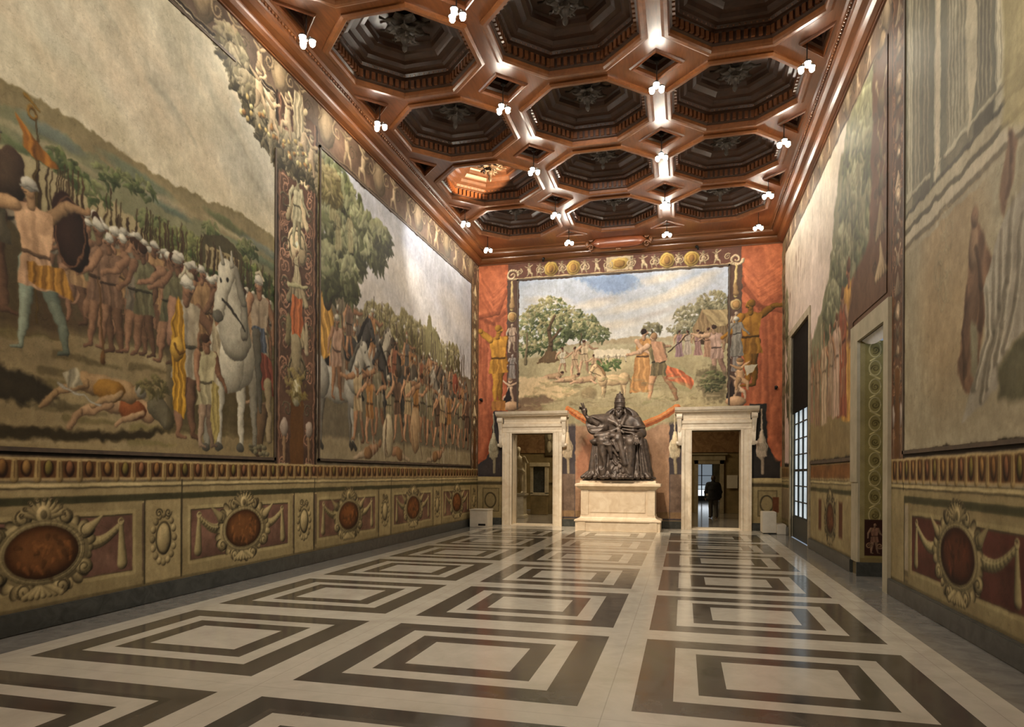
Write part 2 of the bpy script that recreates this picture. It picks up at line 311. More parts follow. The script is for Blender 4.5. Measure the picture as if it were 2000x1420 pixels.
        dmin = np.sqrt(dmin) * np.where(m, 1, -1); mk = np.clip(dmin / soft + .5, 0, 1) * al
        sd = np.ones(X.shape, np.float32)
        if fold:
            n, amp, ang = fold; wv = (X - P[:, 0].min()) * math.cos(ang) + (Y - P[:, 1].min()) * math.sin(ang)
            ph = wv / (max(np.ptp(P[:, 0]), np.ptp(P[:, 1]) * abs(math.sin(ang))) + 1) * TAU * n
            wob = fbm(X.shape[0], X.shape[1], 26, s.rg, 2) * 3.4
            sd = 1 + amp * .7 * np.sin(ph + wob) + amp * .4 * np.sin(2.3 * ph + 1.3 + wob * 1.6)
        if grad is not None:
            t = (b[5] - P[:, 1].min()) / (np.ptp(P[:, 1]) + 1); col = col + (grad - col) * t[..., None]
        s._mix(b, mk, col * sd[..., None])
    def rect(s, a0, z0, a1, z1, col, **k): s.poly([(a0, z0), (a1, z0), (a1, z1), (a0, z1)], col, **k)
    def mottle(s, amp, cell, tint=None, box=None, sx=1.0):
        a0, z0, a1, z1 = box or (s.a0, s.z0, s.a1, s.z1)
        (x0, y0), (x1, y1) = s.P(a0, z0), s.P(a1, z1); x0, y0, x1, y1 = max(0, int(x0)), max(0, int(y0)), min(s.w, int(x1) + 1), min(s.h, int(y1) + 1)
        n = fbm(y1 - y0, x1 - x0, cell * s.res, s.rg, 5, sx)[..., None]
        t = np.ones(3, np.float32) if tint is None else tint
        s.im[y0:y1, x0:x1] *= np.clip(1 + amp * n * t, .2, 1.8)
    def strokes(s, n, box, ln, r, cols, ang=0.0, spread=0.6, al=0.6, sh=0.1):
        a0, z0, a1, z1 = box; rg = s.rg
        for i in range(n):
            a, z = a0 + rg.random() * (a1 - a0), z0 + rg.random() * (z1 - z0); t = ang + (rg.random() - .5) * 2 * spread; l = ln * (.4 + rg.random())
            s.seg((a, z), (a + math.cos(t) * l, z + math.sin(t) * l), r * (.5 + rg.random()), r * .3, cols[rg.integers(len(cols))] * (.85 + .3 * rg.random()), sh=sh, al=al)
    def foliage(s, c, rx, rz, n, leaf, cols, al=0.8):
        rg = s.rg
        for i in range(n):
            t, q = rg.random() * TAU, math.sqrt(rg.random()); a, z = c[0] + rx * q * math.cos(t), c[1] + rz * q * math.sin(t)
            k = min(len(cols) - 1, int((0.55 * (z - c[1]) / rz - 0.35 * (a - c[0]) / rx + .5 + (rg.random() - .5) * .8) * len(cols))); k = max(0, k)
            g = rg.random() * TAU; l = leaf * (.6 + rg.random())
            s.seg((a, z), (a + math.cos(g) * l, z - abs(math.sin(g)) * l), l * .38, l * .12, cols[k] * (.88 + .24 * rg.random()), al=al, edge=.1)
    # ---- figures, all generic
    def person(s, a, z, h, skin, tunic, legs=None, face=1, spread=.10, arms=(-.5, .4), lean=0.0, helmet=None, hair=None, cloak=None, robe=False, plume=None, walk=0.0, al=1.0):
        k = dict(al=al); H = lambda q: z + q * h; ax = lambda q: a + lean * q * h
        sh_l, sh_r = (ax(.8) - .105 * h, H(.80)), (ax(.8) + .105 * h, H(.80)); hip = (ax(.5), H(.5))
        if cloak is not None:
            s.poly([(ax(.82) - .12 * h, H(.83)), (ax(.82) + .12 * h, H(.83)), (ax(.4) + .20 * h * face, H(.35)), (a + .17 * h * face, H(.10)), (a - .02 * h, H(.13)), (a - .14 * h, H(.42))], cloak, fold=(3, .13, .1), al=al)
        lg = skin if legs is None else legs
        if not robe:
            for sg in (1, -1):
                kn = (ax(.27) + sg * spread * .62 * h + walk * .1 * h, H(.275)); ft = (a + sg * spread * h, H(.015))
                tint = 1.0 if sg < 0 else .78
                s.seg((hip[0] + sg * .045 * h, hip[1]), kn, .068 * h, .042 * h, lg * tint, **k); s.seg(kn, (ft[0] + (kn[0] - ft[0]) * .45 - .008 * h * face, ft[1] + (kn[1] - ft[1]) * .5), .040 * h, .038 * h, lg * tint, **k); s.seg((ft[0] + (kn[0] - ft[0]) * .45 - .008 * h * face, ft[1] + (kn[1] - ft[1]) * .5), ft, .037 * h, .019 * h, lg * tint, **k)
                s.seg(ft, (ft[0] + face * .06 * h, H(.0)), .018 * h, .012 * h, lg * tint * .9, **k)
        back, front = (sh_r, sh_l) if face > 0 else (sh_l, sh_r)
        def arm(sh, t, tint, bend):
            el = (sh[0] + math.sin(t) * .17 * h, sh[1] - math.cos(t) * .17 * h); t2 = t + bend
            s.seg(sh, el, .042 * h, .032 * h, skin * tint, **k); ha = (el[0] + math.sin(t2) * .15 * h, el[1] - math.cos(t2) * .15 * h)
            s.seg(el, ha, .031 * h, .018 * h, skin * tint, **k); s.ell(ha, .022 * h, .022 * h, skin * tint, **k); return ha
        arm(sh_r, arms[1], .8, .5 * face)
        s.poly([(sh_l[0] - .02 * h, H(.82)), (ax(.8), H(.85)), (sh_r[0] + .02 * h, H(.82)), (hip[0] + .085 * h, H(.55)), (hip[0] - .085 * h, H(.55))], tunic, fold=(1.5, .10, .2), al=al)
        s.ell((ax(.72) - .045 * h, H(.745)), .06 * h, .05 * h, tunic * 1.12, sh=.25, al=al * .55, soft=4, edge=0); s.ell((ax(.72) + .045 * h, H(.745)), .05 * h, .05 * h, tunic * .98, sh=.25, al=al * .55, soft=4, edge=0); s.seg((ax(.7), H(.78)), (ax(.55), H(.58)), .008 * h, .012 * h, tunic * .75, sh=0, al=al * .5, soft=3)
        if robe: s.poly([(hip[0] - .10 * h, H(.6)), (hip[0] + .10 * h, H(.6)), (a + .17 * h, H(.01)), (a - .16 * h, H(0))], tunic, fold=(3, .13, .05), al=al)
        else: s.poly([(hip[0] - .09 * h, H(.57)), (hip[0] + .09 * h, H(.57)), (ax(.4) + .13 * h, H(.37)), (ax(.4) - .13 * h, H(.36))], tunic * .92, fold=(3, .15, 0), al=al)
        s.seg((hip[0] - .085 * h, H(.56)), (hip[0] + .085 * h, H(.565)), .012 * h, .012 * h, tunic * .55, **k)
        arm(sh_l, arms[0], 1.0, .45 * face)
        hd = (ax(.92) + .012 * h * face, H(.925)); s.seg((ax(.85), H(.83)), hd, .030 * h, .030 * h, skin * .85, **k)
        s.ell(hd, .043 * h, .056 * h, skin, **k); s.ell((hd[0] + .042 * h * face, hd[1] - .01 * h), .011 * h, .014 * h, skin * .95, **k)
        s.ell((hd[0] + .022 * h * face, hd[1] + .008 * h), .010 * h, .007 * h, skin * .4, sh=0, **k); s.seg((hd[0] + .02 * h * face, hd[1] - .03 * h), (hd[0] + .04 * h * face, hd[1] - .03 * h), .005 * h, .004 * h, skin * .5, sh=0, **k)
        if helmet is not None:
            s.ell((hd[0] - .006 * h * face, hd[1] + .03 * h), .055 * h, .045 * h, helmet, sh=.35, **k); s.seg((hd[0] - .055 * h, hd[1] + .008 * h), (hd[0] + .055 * h, hd[1] + .016 * h), .009 * h, .009 * h, helmet * .8, **k)
            if plume is not None: s.path([(hd[0] + .03 * h * face, hd[1] + .075 * h), (hd[0] - .02 * h * face, hd[1] + .10 * h), (hd[0] - .07 * h * face, hd[1] + .04 * h)], .018 * h, .01 * h, plume, **k)
        elif hair is not None:
            s.ell((hd[0] - .016 * h * face, hd[1] + .022 * h), .046 * h, .046 * h, hair, **k)
    def spear(s, a, z, l, col, t=0.04, w=.012): s.seg((a, z), (a + t * l, z + l), w, w * .8, col, sh=0, soft=.8)
    def horse(s, a, z, h, col, f=1, rider=None, mane=None):
        H = lambda q: z + q * h; X = lambda q: a + f * q * h; mane = col * .6 if mane is None else mane
        for q, t in ((-.36, .7), (.30, .7), (-.44, 1.0), (.38, 1.0)):
            kn = (X(q * .97), H(.30)); s.seg((X(q * .9), H(.62)), kn, .075 * h, .038 * h, col * t); s.seg(kn, (X(q * 1.0), H(.05)), .033 * h, .022 * h, col * t); s.seg((X(q), H(.05)), (X(q) + f * .04 * h, H(.01)), .03 * h, .035 * h, col * .45)
        s.path([(X(-.55), H(.82)), (X(-.66), H(.6)), (X(-.64), H(.25))], .04 * h, .05 * h, mane)
        s.ell((X(0), H(.70)), .46 * h, .20 * h, col); s.ell((X(-.38), H(.74)), .20 * h, .22 * h, col); s.ell((X(.36), H(.70)), .19 * h, .23 * h, col)
        s.seg((X(.40), H(.80)), (X(.62), H(1.18)), .17 * h, .10 * h, col); s.path([(X(.28), H(.92)), (X(.42), H(1.15)), (X(.56), H(1.29))], .045 * h, .03 * h, mane)
        s.seg((X(.62), H(1.22)), (X(.80), H(.98)), .085 * h, .05 * h, col * 1.05); s.ell((X(.66), H(1.18)), .016 * h, .016 * h, col * .3, sh=0); s.seg((X(.57), H(1.26)), (X(.58), H(1.36)), .025 * h, .008 * h, col * .8)
        s.seg((X(.79), H(1.03)), (X(.42), H(.86)), .010 * h, .010 * h, col * .4, sh=0)
        if rider: s.person(X(-.02), H(.55), .95 * h, **rider)
    def cherub(s, a, z, h, col, f=1):
        s.seg((a, z + .55 * h), (a + .02 * f, z + .3 * h), .12 * h, .11 * h, col); s.ell((a, z + .86 * h), .10 * h, .11 * h, col); s.ell((a, z + .92 * h), .10 * h, .07 * h, col * .7)
        s.seg((a, z + .32 * h), (a + .22 * h * f, z + .22 * h), .085 * h, .06 * h, col); s.seg((a + .22 * h * f, z + .22 * h), (a + .25 * h * f, z), .055 * h, .03 * h, col * .9)
        s.seg((a - .04 * h * f, z + .3 * h), (a - .12 * h * f, z + .02 * h), .085 * h, .035 * h, col * .85); s.seg((a, z + .66 * h), (a + .28 * h * f, z + .86 * h), .05 * h, .03 * h, col); s.seg((a, z + .66 * h), (a - .28 * h * f, z + .78 * h), .05 * h, .03 * h, col * .85)
    def scroll(s, a, z, r, col, f=1, w=.02, turns=1.4, a0=0.0):
        pts = []; n = 22
        for i in range(n):
            t = i / (n - 1); q = r * (1 - .8 * t); g = a0 + f * TAU * turns * t; pts.append((a + q * math.cos(g), z + q * math.sin(g)))
        s.path(pts, w, w * .6, col, sh=.4)
    def medallion(s, c, r, rim, face, rz=None):
        rz = rz or r; s.ell(c, r, rz, rim * .7); s.ell(c, r * .93, rz * .93, rim); s.ell(c, r * .74, rz * .74, face * .8); s.ell(c, r * .68, rz * .68, face)
    # ---- the painted dado (imitation stonework)
    def cartouche(s, a, z, rx, rz, stone, core, wild=1.0):
        rg = s.rg
        for i in range(30):
            g = i / 30 * TAU; rr = 1.34 + .10 * math.sin(5 * g + a) ; p = (a + rx * rr * math.cos(g), z + rz * rr * 1.08 * math.sin(g))
            s.ell(p, .085, .06, stone * (.86 + .2 * rg.random()), ang=g, sh=.4, edge=.4)
        s.ell((a, z), rx * 1.32, rz * 1.34, stone * .92, sh=.3, edge=.1)
        for g, f in ((.5, 1), (2.64, -1), (-.55, -1), (-2.6, 1), (1.15, -1), (1.99, 1), (-1.2, 1), (-1.94, -1)):
            p = (a + rx * 1.38 * math.cos(g), z + rz * 1.45 * math.sin(g)); s.ell(p, .11, .09, stone * .98, sh=.5, edge=.5); s.scroll(p[0], p[1], .085, stone * .62, f, .011, 1.2, g)
        s.seg((a + rx * 1.3, z + rz * .75), (a + rx * 1.75, z + rz * 1.25), .07, .01, stone, sh=.4); s.seg((a - rx * 1.3, z + rz * .75), (a - rx * 1.75, z + rz * 1.25), .07, .01, stone * .9, sh=.4)
        # acanthus crest above, shell below
        for i in range(9): g = (i - 4) * .33; s.seg((a, z + rz * 1.25), (a + .24 * math.sin(g), z + rz * 1.25 + .22 * math.cos(g)), .035, .022, stone * (1.04 - .05 * abs(i - 4)), sh=.5); s.scroll(a + .25 * math.sin(g), z + rz * 1.25 + .22 * math.cos(g), .03, stone * .7, 1 if g > 0 else -1, .008, 1.0, g)
        s.ell((a, z + rz * 1.42), .085, .10, stone * 1.08, sh=.45); s.ell((a, z + rz * 1.42), .04, .05, stone * .72, sh=.3)
        for i in range(7): s.seg((a, z - rz * 1.15), (a + (i - 3) * .07, z - rz * 1.62), .03, .035, stone * (.9 + .03 * i), sh=.5)
        for i in range(3): s.ring((a, z), rx * (1.16 - .07 * i), rz * (1.16 - .07 * i), .016, stone * (.75 + .2 * (i % 2)), sh=.3)
        s.ell((a, z), rx, rz, core, sh=.12, edge=.5)
        for i in range(26):
            g = rg.random() * TAU; q = .8 * math.sqrt(rg.random()); p = (a + rx * q * math.cos(g), z + rz * q * math.sin(g))
            s.seg(p, (p[0] + (rg.random() - .5) * .12, p[1] - .1 * rg.random()), .03, .015, core * (1.25 if rg.random() > .45 else .6), al=.45)
    def drape(s, a0, z0, a1, z1, w, col):
        pts = []
        for i in range(13):
            t = i / 12; pts.append((a0 + (a1 - a0) * t, z0 + (z1 - z0) * t - math.sin(t * math.pi) * abs(a1 - a0) * .16))
        s.path(pts, w * 1.2, w * .5, col, sh=.45); s.path([(p[0], p[1] + w * .3) for p in pts], w * .18, w * .1, col * 1.25, sh=0, al=.6); s.path([(p[0], p[1] - w * .5) for p in pts], w * .15, w * .1, col * .6, sh=0, al=.6)
    def dado_bay(s, a0, a1, ac, pier, pol, panel, core, rx=.42, rz=.28):
        """one bay: frame a0..a1 with its cartouche at ac; pier=(p0,p1)"""
        s.rect(a0, .26, a1, 1.30, pol * .98); m = .10
        s.rect(a0 + m, .40, a1 - m, 1.20, pol * 1.10); s.rect(a0 + m + .05, .45, a1 - m - .05, 1.15, pol * .55); s.rect(a0 + m + .07, .46, a1 - m - .05, 1.13, panel)
        s.mottle(.25, .35, box=(a0 + m + .07, .46, a1 - m - .05, 1.13))
        L, R = a0 + m + .22, a1 - m - .22
        for e, sg in ((L, -1), (R, 1)):
            s.drape(ac + sg * rx * 1.1, .86, e, 1.03, .075, pol * 1.02)
            s.seg((e, 1.02), (e + sg * .02, .56), .03, .075, pol * 1.02, sh=.5); s.ring((e, 1.06), .035, .035, .012, pol * 1.2)
        s.cartouche(ac, .80, rx, rz, pol * 1.08, core)
        p0, p1 = pier; s.rect(p0, .26, p1, 1.30, pol * 1.06); s.seg((p0, .26), (p0, 1.3), .012, .012, pol * .5, sh=0); s.seg((p1, .26), (p1, 1.3), .012, .012, pol * .5, sh=0)
        c = (p0 + p1) / 2; w = (p1 - p0)
        for i in range(16):
            g = i / 16 * TAU; s.ell((c + w * .30 * math.cos(g), .80 + .31 * math.sin(g)), .045, .05, pol * (.95 + .15 * (i % 2)), sh=.4, edge=.4)
        s.ell((c, .80), w * .22, .22, pol * .6); s.ell((c, .80), w * .18, .19, pol * 1.15, sh=.35); s.scroll(c - .08, 1.13, .06, pol * .6, 1, .01); s.scroll(c + .08, 1.13, .06, pol * .6, -1, .01)
    def dado_run(s, a0, a1, pol, green, breaks, egg0, egg1, pitch, eggcols):
        s.rect(a0, .0, a1, .42, pol * .78); s.rect(a0, .30, a1, .345, pol * .95)
        s.rect(a0, 1.28, a1, 1.40, green); s.rect(a0, 1.27, a1, 1.295, pol * 1.15); s.rect(a0, 1.385, a1, 1.47, pol * 1.02); s.rect(a0, 1.465, a1, 1.495, pol * .62)
        s.rect(a0, 1.49, a1, 1.535, pol * 1.28); s.rect(a0, 1.53, a1, 1.55, pol * .75)
        s.rect(a0, egg0, a1, egg1, C3(112, 74, 38)); s.rect(a0, egg1 - .025, a1, egg1 + .005, C3(190, 160, 105)); s.rect(a0, egg0 - .02, a1, egg0 + .012, C3(176, 148, 98))
        n = int((a1 - a0) / pitch); hgt = egg1 - egg0
        for i in range(n + 1):
            a = a0 + (i + .5) * pitch; zc = (egg0 + egg1) / 2
            s.seg((a - pitch / 2, egg0), (a - pitch / 2, egg1 - .04), pitch * .17, pitch * .13, C3(176, 144, 86), sh=.35); s.seg((a - pitch / 2, egg0 + .02), (a - pitch / 2, egg1 - .04), .006, .006, C3(110, 80, 45), sh=0)
            s.ell((a, zc + .0), pitch * .24, hgt * .42, C3(70, 42, 22), sh=0); s.ell((a, zc + .01), pitch * .17, hgt * .36, eggcols[i % len(eggcols)], sh=.45)
        for b in breaks: s.seg((b, .3), (b, 1.55), .010, .010, pol * .45, sh=0)

def weather(c, seed, warp=2.2, haze=.06, tone=None):
    """age the painting: uneven hand-drawn contours, slightly blended brushwork, a thin overall glaze, fine cracks and losses"""
    rg = np.random.default_rng(seed); h, w = c.h, c.w
    dx = fbm(h, w, 14, rg, 3) * warp * 1.6; dy = fbm(h, w, 14, rg, 3) * warp * 1.6
    Y, X = np.meshgrid(np.arange(h, dtype=np.float32), np.arange(w, dtype=np.float32), indexing='ij')
    Z = Y / c.res + c.z0; k = np.clip((Z - 1.9) / .15, 0, 1) * .8 + .2
    X = np.clip(X + dx * k, 0, w - 1.001); Y = np.clip(Y + dy * k, 0, h - 1.001); xi = X.astype(int); yi = Y.astype(int); fx = (X - xi)[..., None]; fy = (Y - yi)[..., None]; im = c.im
    o = (im[yi, xi] * (1 - fx) + im[yi, xi + 1] * fx) * (1 - fy) + (im[yi + 1, xi] * (1 - fx) + im[yi + 1, xi + 1] * fx) * fy
    b = o.copy()
    for ax in (0, 1): b = (np.roll(b, 1, ax) + 2 * b + np.roll(b, -1, ax)) / 4
    for ax in (0, 1): b = (np.roll(b, 2, ax) + 2 * b + np.roll(b, -2, ax)) / 4
    m = (fbm(h, w, 30, rg, 3) * .5 + .5)[..., None]; o = o * (1 - .12 - .5 * m * .5) + b * (.12 + .5 * m * .5)
    B2 = b.copy()
    for q in (3, 5, 8):
        for ax in (0, 1): B2 = (np.roll(B2, q, ax) + B2 + np.roll(B2, -q, ax)) / 3
    o = o + .28 * (o - B2); st = fbm(h, w, 7, rg, 3)[..., None] * .5 + fbm(w, h, 5, rg, 3, 3.0).T[..., None] * .7; o = o * (1 + .07 * st)
    lum = o.mean(2, keepdims=True); tone = C3(168, 146, 104) if tone is None else tone
    o = o + (lum - o) * .24; o = o + (tone - o) * (haze * (.4 + .6 * m)); o = np.clip(o, .01, 1); o = o + .10 * (o - .45) * (1 - np.abs(2 * o - 1))
    cr = np.abs(fbm(h, w, 22, rg, 4))[..., None]; o = o * (1 - .10 * np.clip(1 - cr / .02, 0, 1)); o *= 1 + .04 * fbm(h, w, 3, rg, 2)[..., None]
    c.im = np.clip(o, .01, 1); return c
SKIN = C3(176, 128, 92); PALE = C3(196, 168, 128); STEEL = C3(176, 168, 146); GOLD = C3(196, 142, 40); RED = C3(168, 84, 52); DARKW = C3(74, 52, 38)
def horse_front(c, a, z, h, col):
    H = lambda q: z + q * h; X = lambda q: a + q * h
    for q, t in ((-.22, .75), (.24, .7), (-.11, 1), (.10, 1)):
        c.seg((X(q), H(.55)), (X(q * 1.05), H(.28)), .07 * h, .035 * h, col * t); c.seg((X(q * 1.05), H(.28)), (X(q * 1.1), H(.04)), .032 * h, .024 * h, col * t); c.ell((X(q * 1.1 - .01), H(.02)), .04 * h, .03 * h, col * .5)
    c.seg((X(.28), H(.85)), (X(.33), H(.3)), .05 * h, .02 * h, col * .5)
    c.ell((X(.02), H(.66)), .24 * h, .24 * h, col); c.ell((X(-.02), H(.60)), .16 * h, .20 * h, col * 1.06)
    c.seg((X(.04), H(.80)), (X(-.02), H(1.20)), .17 * h, .10 * h, col * .96); c.path([(X(.14), H(.82)), (X(.13), H(1.05)), (X(.04), H(1.26))], .04 * h, .03 * h, col * .68)
    c.seg((X(-.05), H(1.22)), (X(-.13), H(.93)), .085 * h, .048 * h, col * 1.08); c.ell((X(-.14), H(.90)), .045 * h, .04 * h, col * .6); c.ell((X(-.045), H(1.17)), .014 * h, .018 * h, col * .25, sh=0); c.ell((X(-.12), H(1.14)), .010 * h, .016 * h, col * .3, sh=0)
    for q in (-.09, .0): c.seg((X(q), H(1.27)), (X(q * 1.3), H(1.37)), .022 * h, .006 * h, col * .85)
    c.path([(X(-.10), H(1.02)), (X(0), H(.98)), (X(.14), H(.86))], .009 * h, .009 * h, col * .35, sh=0)
def trophy(c, a, z0, z1, w, tint, seed):
    """hanging bundle of painted arms down a pilaster"""
    rg = np.random.default_rng(seed); z = z1
    while z > z0:
        k = rg.integers(4); s = w * (.8 + .4 * rg.random()); col = tint * (.75 + .5 * rg.random())
        if k == 0:
            c.ell((a, z), s * .36, s * .40, col, sh=.4); c.ring((a, z), s * .30, s * .33, s * .02, col * .6); c.ell((a, z), s * .10, s * .11, col * 1.3)
        elif k == 1:
            for t in (-.6, .6): c.seg((a - math.sin(t) * s * .5, z + s * .45), (a + math.sin(t) * s * .5, z - s * .4), s * .035, s * .02, col * 1.2); c.ell((a - math.sin(t) * s * .5, z + s * .46), s * .07, s * .12, col * 1.1, ang=t)
            c.ell((a, z), s * .2, s * .26, col * .8)
        elif k == 2:
            c.ell((a, z + s * .1), s * .24, s * .20, col * 1.1, sh=.5); c.path([(a + s * .16, z + s * .26), (a - s * .05, z + s * .42), (a - s * .3, z + s * .2)], s * .07, s * .03, col * .9); c.seg((a - s * .26, z), (a + s * .26, z + s * .04), s * .04, s * .04, col * .7)
        else:
            for i in range(5): c.seg((a, z + s * .3), (a + (i - 2) * s * .16, z - s * .35), s * .05, s * .08, col * (.85 + .08 * i), sh=.5)
        for f in (1, -1): c.scroll(a + f * s * .40, z - s * .1, s * .16, tint * .62, f, s * .022, 1.3, 1.57 - f * 1.2)
        z -= s * (.75 + .25 * rg.random())
    return c
def pilaster(c, a0, a1, z0, z1, seed, base, tint):
    c.rect(a0, z0, a1, z1, base); c.mottle(.3, .3, box=(a0, z0, a1, z1)); w = a1 - a0
    for q in (.02, .98): c.seg((a0 + w * q, z0), (a0 + w * q, z1), .018, .018, base * .45, sh=0); c.seg((a0 + w * (.08 if q < .5 else .92), z0), (a0 + w * (.08 if q < .5 else .92), z1), .014, .014, base * 1.6, sh=0)
    rg = np.random.default_rng(seed)
    for i in range(int((z1 - z0) * 7)):
        z = z0 + rg.random() * (z1 - z0)
        for f in (1, -1): c.scroll((a0 + a1) / 2 + f * w * (.24 + .1 * rg.random()), z, w * .09, base * (1.5 + .3 * rg.random()), f, w * .014, 1.2, rg.random() * 6)
    trophy(c, (a0 + a1) / 2, z0 + .9, z1 - .3, w * .62, tint, seed)
    c.rect((a0 + a1) / 2 - w * .16, z0, (a0 + a1) / 2 + w * .16, z0 + 1.5, C3(112, 72, 34), soft=2)
    for f in (-.3, .3): c.rect((a0 + a1) / 2 + f * w - w * .1, z0 + .05, (a0 + a1) / 2 + f * w + w * .1, z0 + .24, C3(188, 168, 120)); c.ell(((a0 + a1) / 2 + f * w, z0 + .85), w * .09, .16, C3(170, 148, 130)); c.seg(((a0 + a1) / 2 + f * w, z0 + .3), ((a0 + a1) / 2 + f * w, z0 + .65), w * .03, w * .05, C3(150, 116, 84))
def frieze(c, a0, a1, z0, z1, base, flesh, seed, step=.62):
    c.rect(a0, z0, a1, z1, base); c.mottle(.25, .4, box=(a0, z0, a1, z1)); rg = np.random.default_rng(seed); h = z1 - z0
    a = a0 + .3; i = 0
    while a < a1 - .1:
        if i % 3 == 0: c.ell((a, z0 + h * .5), h * .34, h * .40, flesh * .82, sh=.3); c.ell((a, z0 + h * .5), h * .22, h * .28, flesh * .95, sh=.3); [c.scroll(a + f * h * .42, z0 + h * .62, h * .2, flesh * .9, f, .025, 1.3, 1.6) for f in (1, -1)]
        else: c.cherub(a, z0 + h * .08, h * .86, flesh * (.9 + .25 * rg.random()), 1 if i % 2 else -1); c.scroll(a + .22, z0 + h * .5, h * .18, flesh * .6, 1, .02)
        a += step * (.85 + .3 * rg.random()); i += 1
    for q in (z0 + .03, z1 - .05): c.seg((a0, q), (a1, q), .02, .02, base * .5, sh=0); c.seg((a0, q + .035), (a1, q + .035), .016, .016, flesh * .75, sh=0)
POL = C3(166, 146, 98); GRN = C3(84, 80, 50); EGG = [C3(140, 98, 50), C3(152, 112, 58), C3(130, 112, 50), C3(142, 94, 58)]; PURP = C3(128, 92, 74); COREB = C3(134, 82, 38)
def paint_left_near():
    c = Canvas(2.0, 10.97, 0.0, 8.62, 104, 11, C3(120, 100, 75)); rg = c.rg; B = 9.66
    # sky
    c.rect(2, 5.2, B, 8.0, C3(204, 190, 152), grad=C3(196, 188, 160)); c.mottle(.09, 1.6, box=(2, 5.2, B, 8)); c.mottle(.05, .6, np.array([.3, .7, 1.2], np.float32), box=(2, 5.2, B, 8), sx=2.5)
    c.ell((9.2, 6.7), .9, .8, C3(176, 176, 168), sh=0, edge=0, soft=60, al=.5); c.ell((6.9, 6.6), 1.3, .5, C3(212, 192, 158), sh=0, edge=0, soft=50, al=.7, ang=-.4); c.ell((5.2, 6.9), 1.0, .4, C3(176, 172, 142), sh=0, edge=0, soft=40, al=.5)
    for i in range(70): a, z = 2.6 + rg.random() * 6.6, 5.85 + rg.random() * 1.9; c.seg((a, z), (a + .3 + .7 * rg.random(), z - .25 - .5 * rg.random()), .10 + .10 * rg.random(), .03, [C3(172, 168, 146), C3(222, 208, 176), C3(214, 190, 154)][i % 3], al=.30, sh=0, soft=16, edge=0)
    for a, z, l_ in ((4.6, 7.5, 1.0), (5.8, 7.3, .7), (8.2, 6.9, .8), (8.9, 6.3, .6), (7.0, 6.6, .8)): c.path([(a, z), (a + l_ * .5, z - .12), (a + l_, z - .42)], .05, .015, C3(158, 156, 134), al=.4, sh=0, soft=7, edge=0)
    # hills and plain
    ridge = [(2, 5.35), (3.5, 5.5), (5.0, 5.52), (6, 5.56), (7, 5.46), (8, 5.5), (8.8, 5.62), (B, 5.5)]
    c.poly(ridge + [(B, 3.2), (2, 3.2)], C3(138, 124, 84), rag=.04, soft=2.5)
    c.poly([(2, 5.2), (4.5, 5.28), (5.6, 5.32), (7, 5.2), (8.4, 5.14), (B, 5.22), (B, 3), (2, 3)], C3(122, 122, 86), rag=.06, soft=3)
    for i in range(34):
        a, z = 2.2 + rg.random() * 7.2, 4.55 + rg.random() * .8; c.ell((a, z), .25 + .5 * rg.random(), .035 + .05 * rg.random(), [C3(92, 108, 84), C3(150, 142, 104), C3(104, 116, 106), C3(84, 96, 58), C3(166, 150, 110)][i % 5], ang=-.08, soft=5, al=.7, sh=.2, edge=0)
    c.poly([(2, 5.0), (5.2, 4.9), (6.1, 4.86), (7.2, 4.72), (7.8, 4.55), (7.8, 4.3), (2, 4.3)], C3(164, 148, 104), soft=4, rag=.04)
    for i in range(16): a = 5.6 + rg.random() * 3.8; z = 4.75 + rg.random() * .45; c.foliage((a, z), .2, .12, 26, .07, [C3(62, 76, 40), C3(86, 100, 54), C3(110, 116, 70)])
    c.foliage((8.3, 4.62), 1.4, .36, 520, .10, [C3(44, 56, 26), C3(64, 80, 36), C3(88, 100, 50), C3(112, 116, 64)])
    c.poly([(7.9, 4.6), (7.95, 5.0), (8.35, 5.12), (8.75, 4.98), (8.78, 4.6)], C3(78, 72, 44)); c.poly([(8.0, 4.55), (8.0, 4.88), (8.7, 4.88), (8.7, 4.55)], C3(150, 134, 92)); 
    for i in range(8): c.rect(8.05 + i * .085, 4.58, 8.09 + i * .085, 4.84, C3(84, 70, 42))
    # ground
    c.poly([(2, 3.5), (5, 3.25), (7, 3.2), (B, 3.4), (B, 1.85), (2, 1.85)], C3(150, 130, 88), soft=8); c.mottle(.18, .7, box=(2, 1.85, B, 3.4), sx=3)
    for i in range(60): a, z = 2.2 + rg.random() * 7, 1.9 + rg.random() * 1.3; c.seg((a, z), (a + .3 + .6 * rg.random(), z + .04 * (rg.random() - .5)), .05, .015, [C3(98, 88, 46), C3(176, 156, 112), C3(84, 74, 44), C3(120, 112, 58)][i % 4], al=.45, sh=0, soft=3, edge=0)
    c.poly([(2, 2.75), (5.0, 2.72), (5.6, 2.62), (5.75, 2.42), (5.3, 2.35), (2, 2.3)], C3(62, 54, 36), soft=6, rag=.06)
    c.poly([(2, 2.1), (5.4, 2.13), (6.4, 2.12), (7.4, 2.24), (7.0, 2.08), (6.2, 2.0), (5, 1.98), (2, 1.98)], C3(70, 60, 36), soft=5, rag=.04)
    c.rect(5.5, 3.2, 9.6, 3.9, C3(86, 66, 44), soft=16, al=.85); c.rect(2.2, 3.1, 5.8, 4.3, C3(82, 66, 42), soft=16, al=.85)
    # crowds with spears, back to front
    for i in range(120): c.spear(5.4 + rg.random() * 3.9, 4.3, .35 + .35 * rg.random(), C3(76, 58, 34), t=(rg.random() - .5) * .08, w=.010)
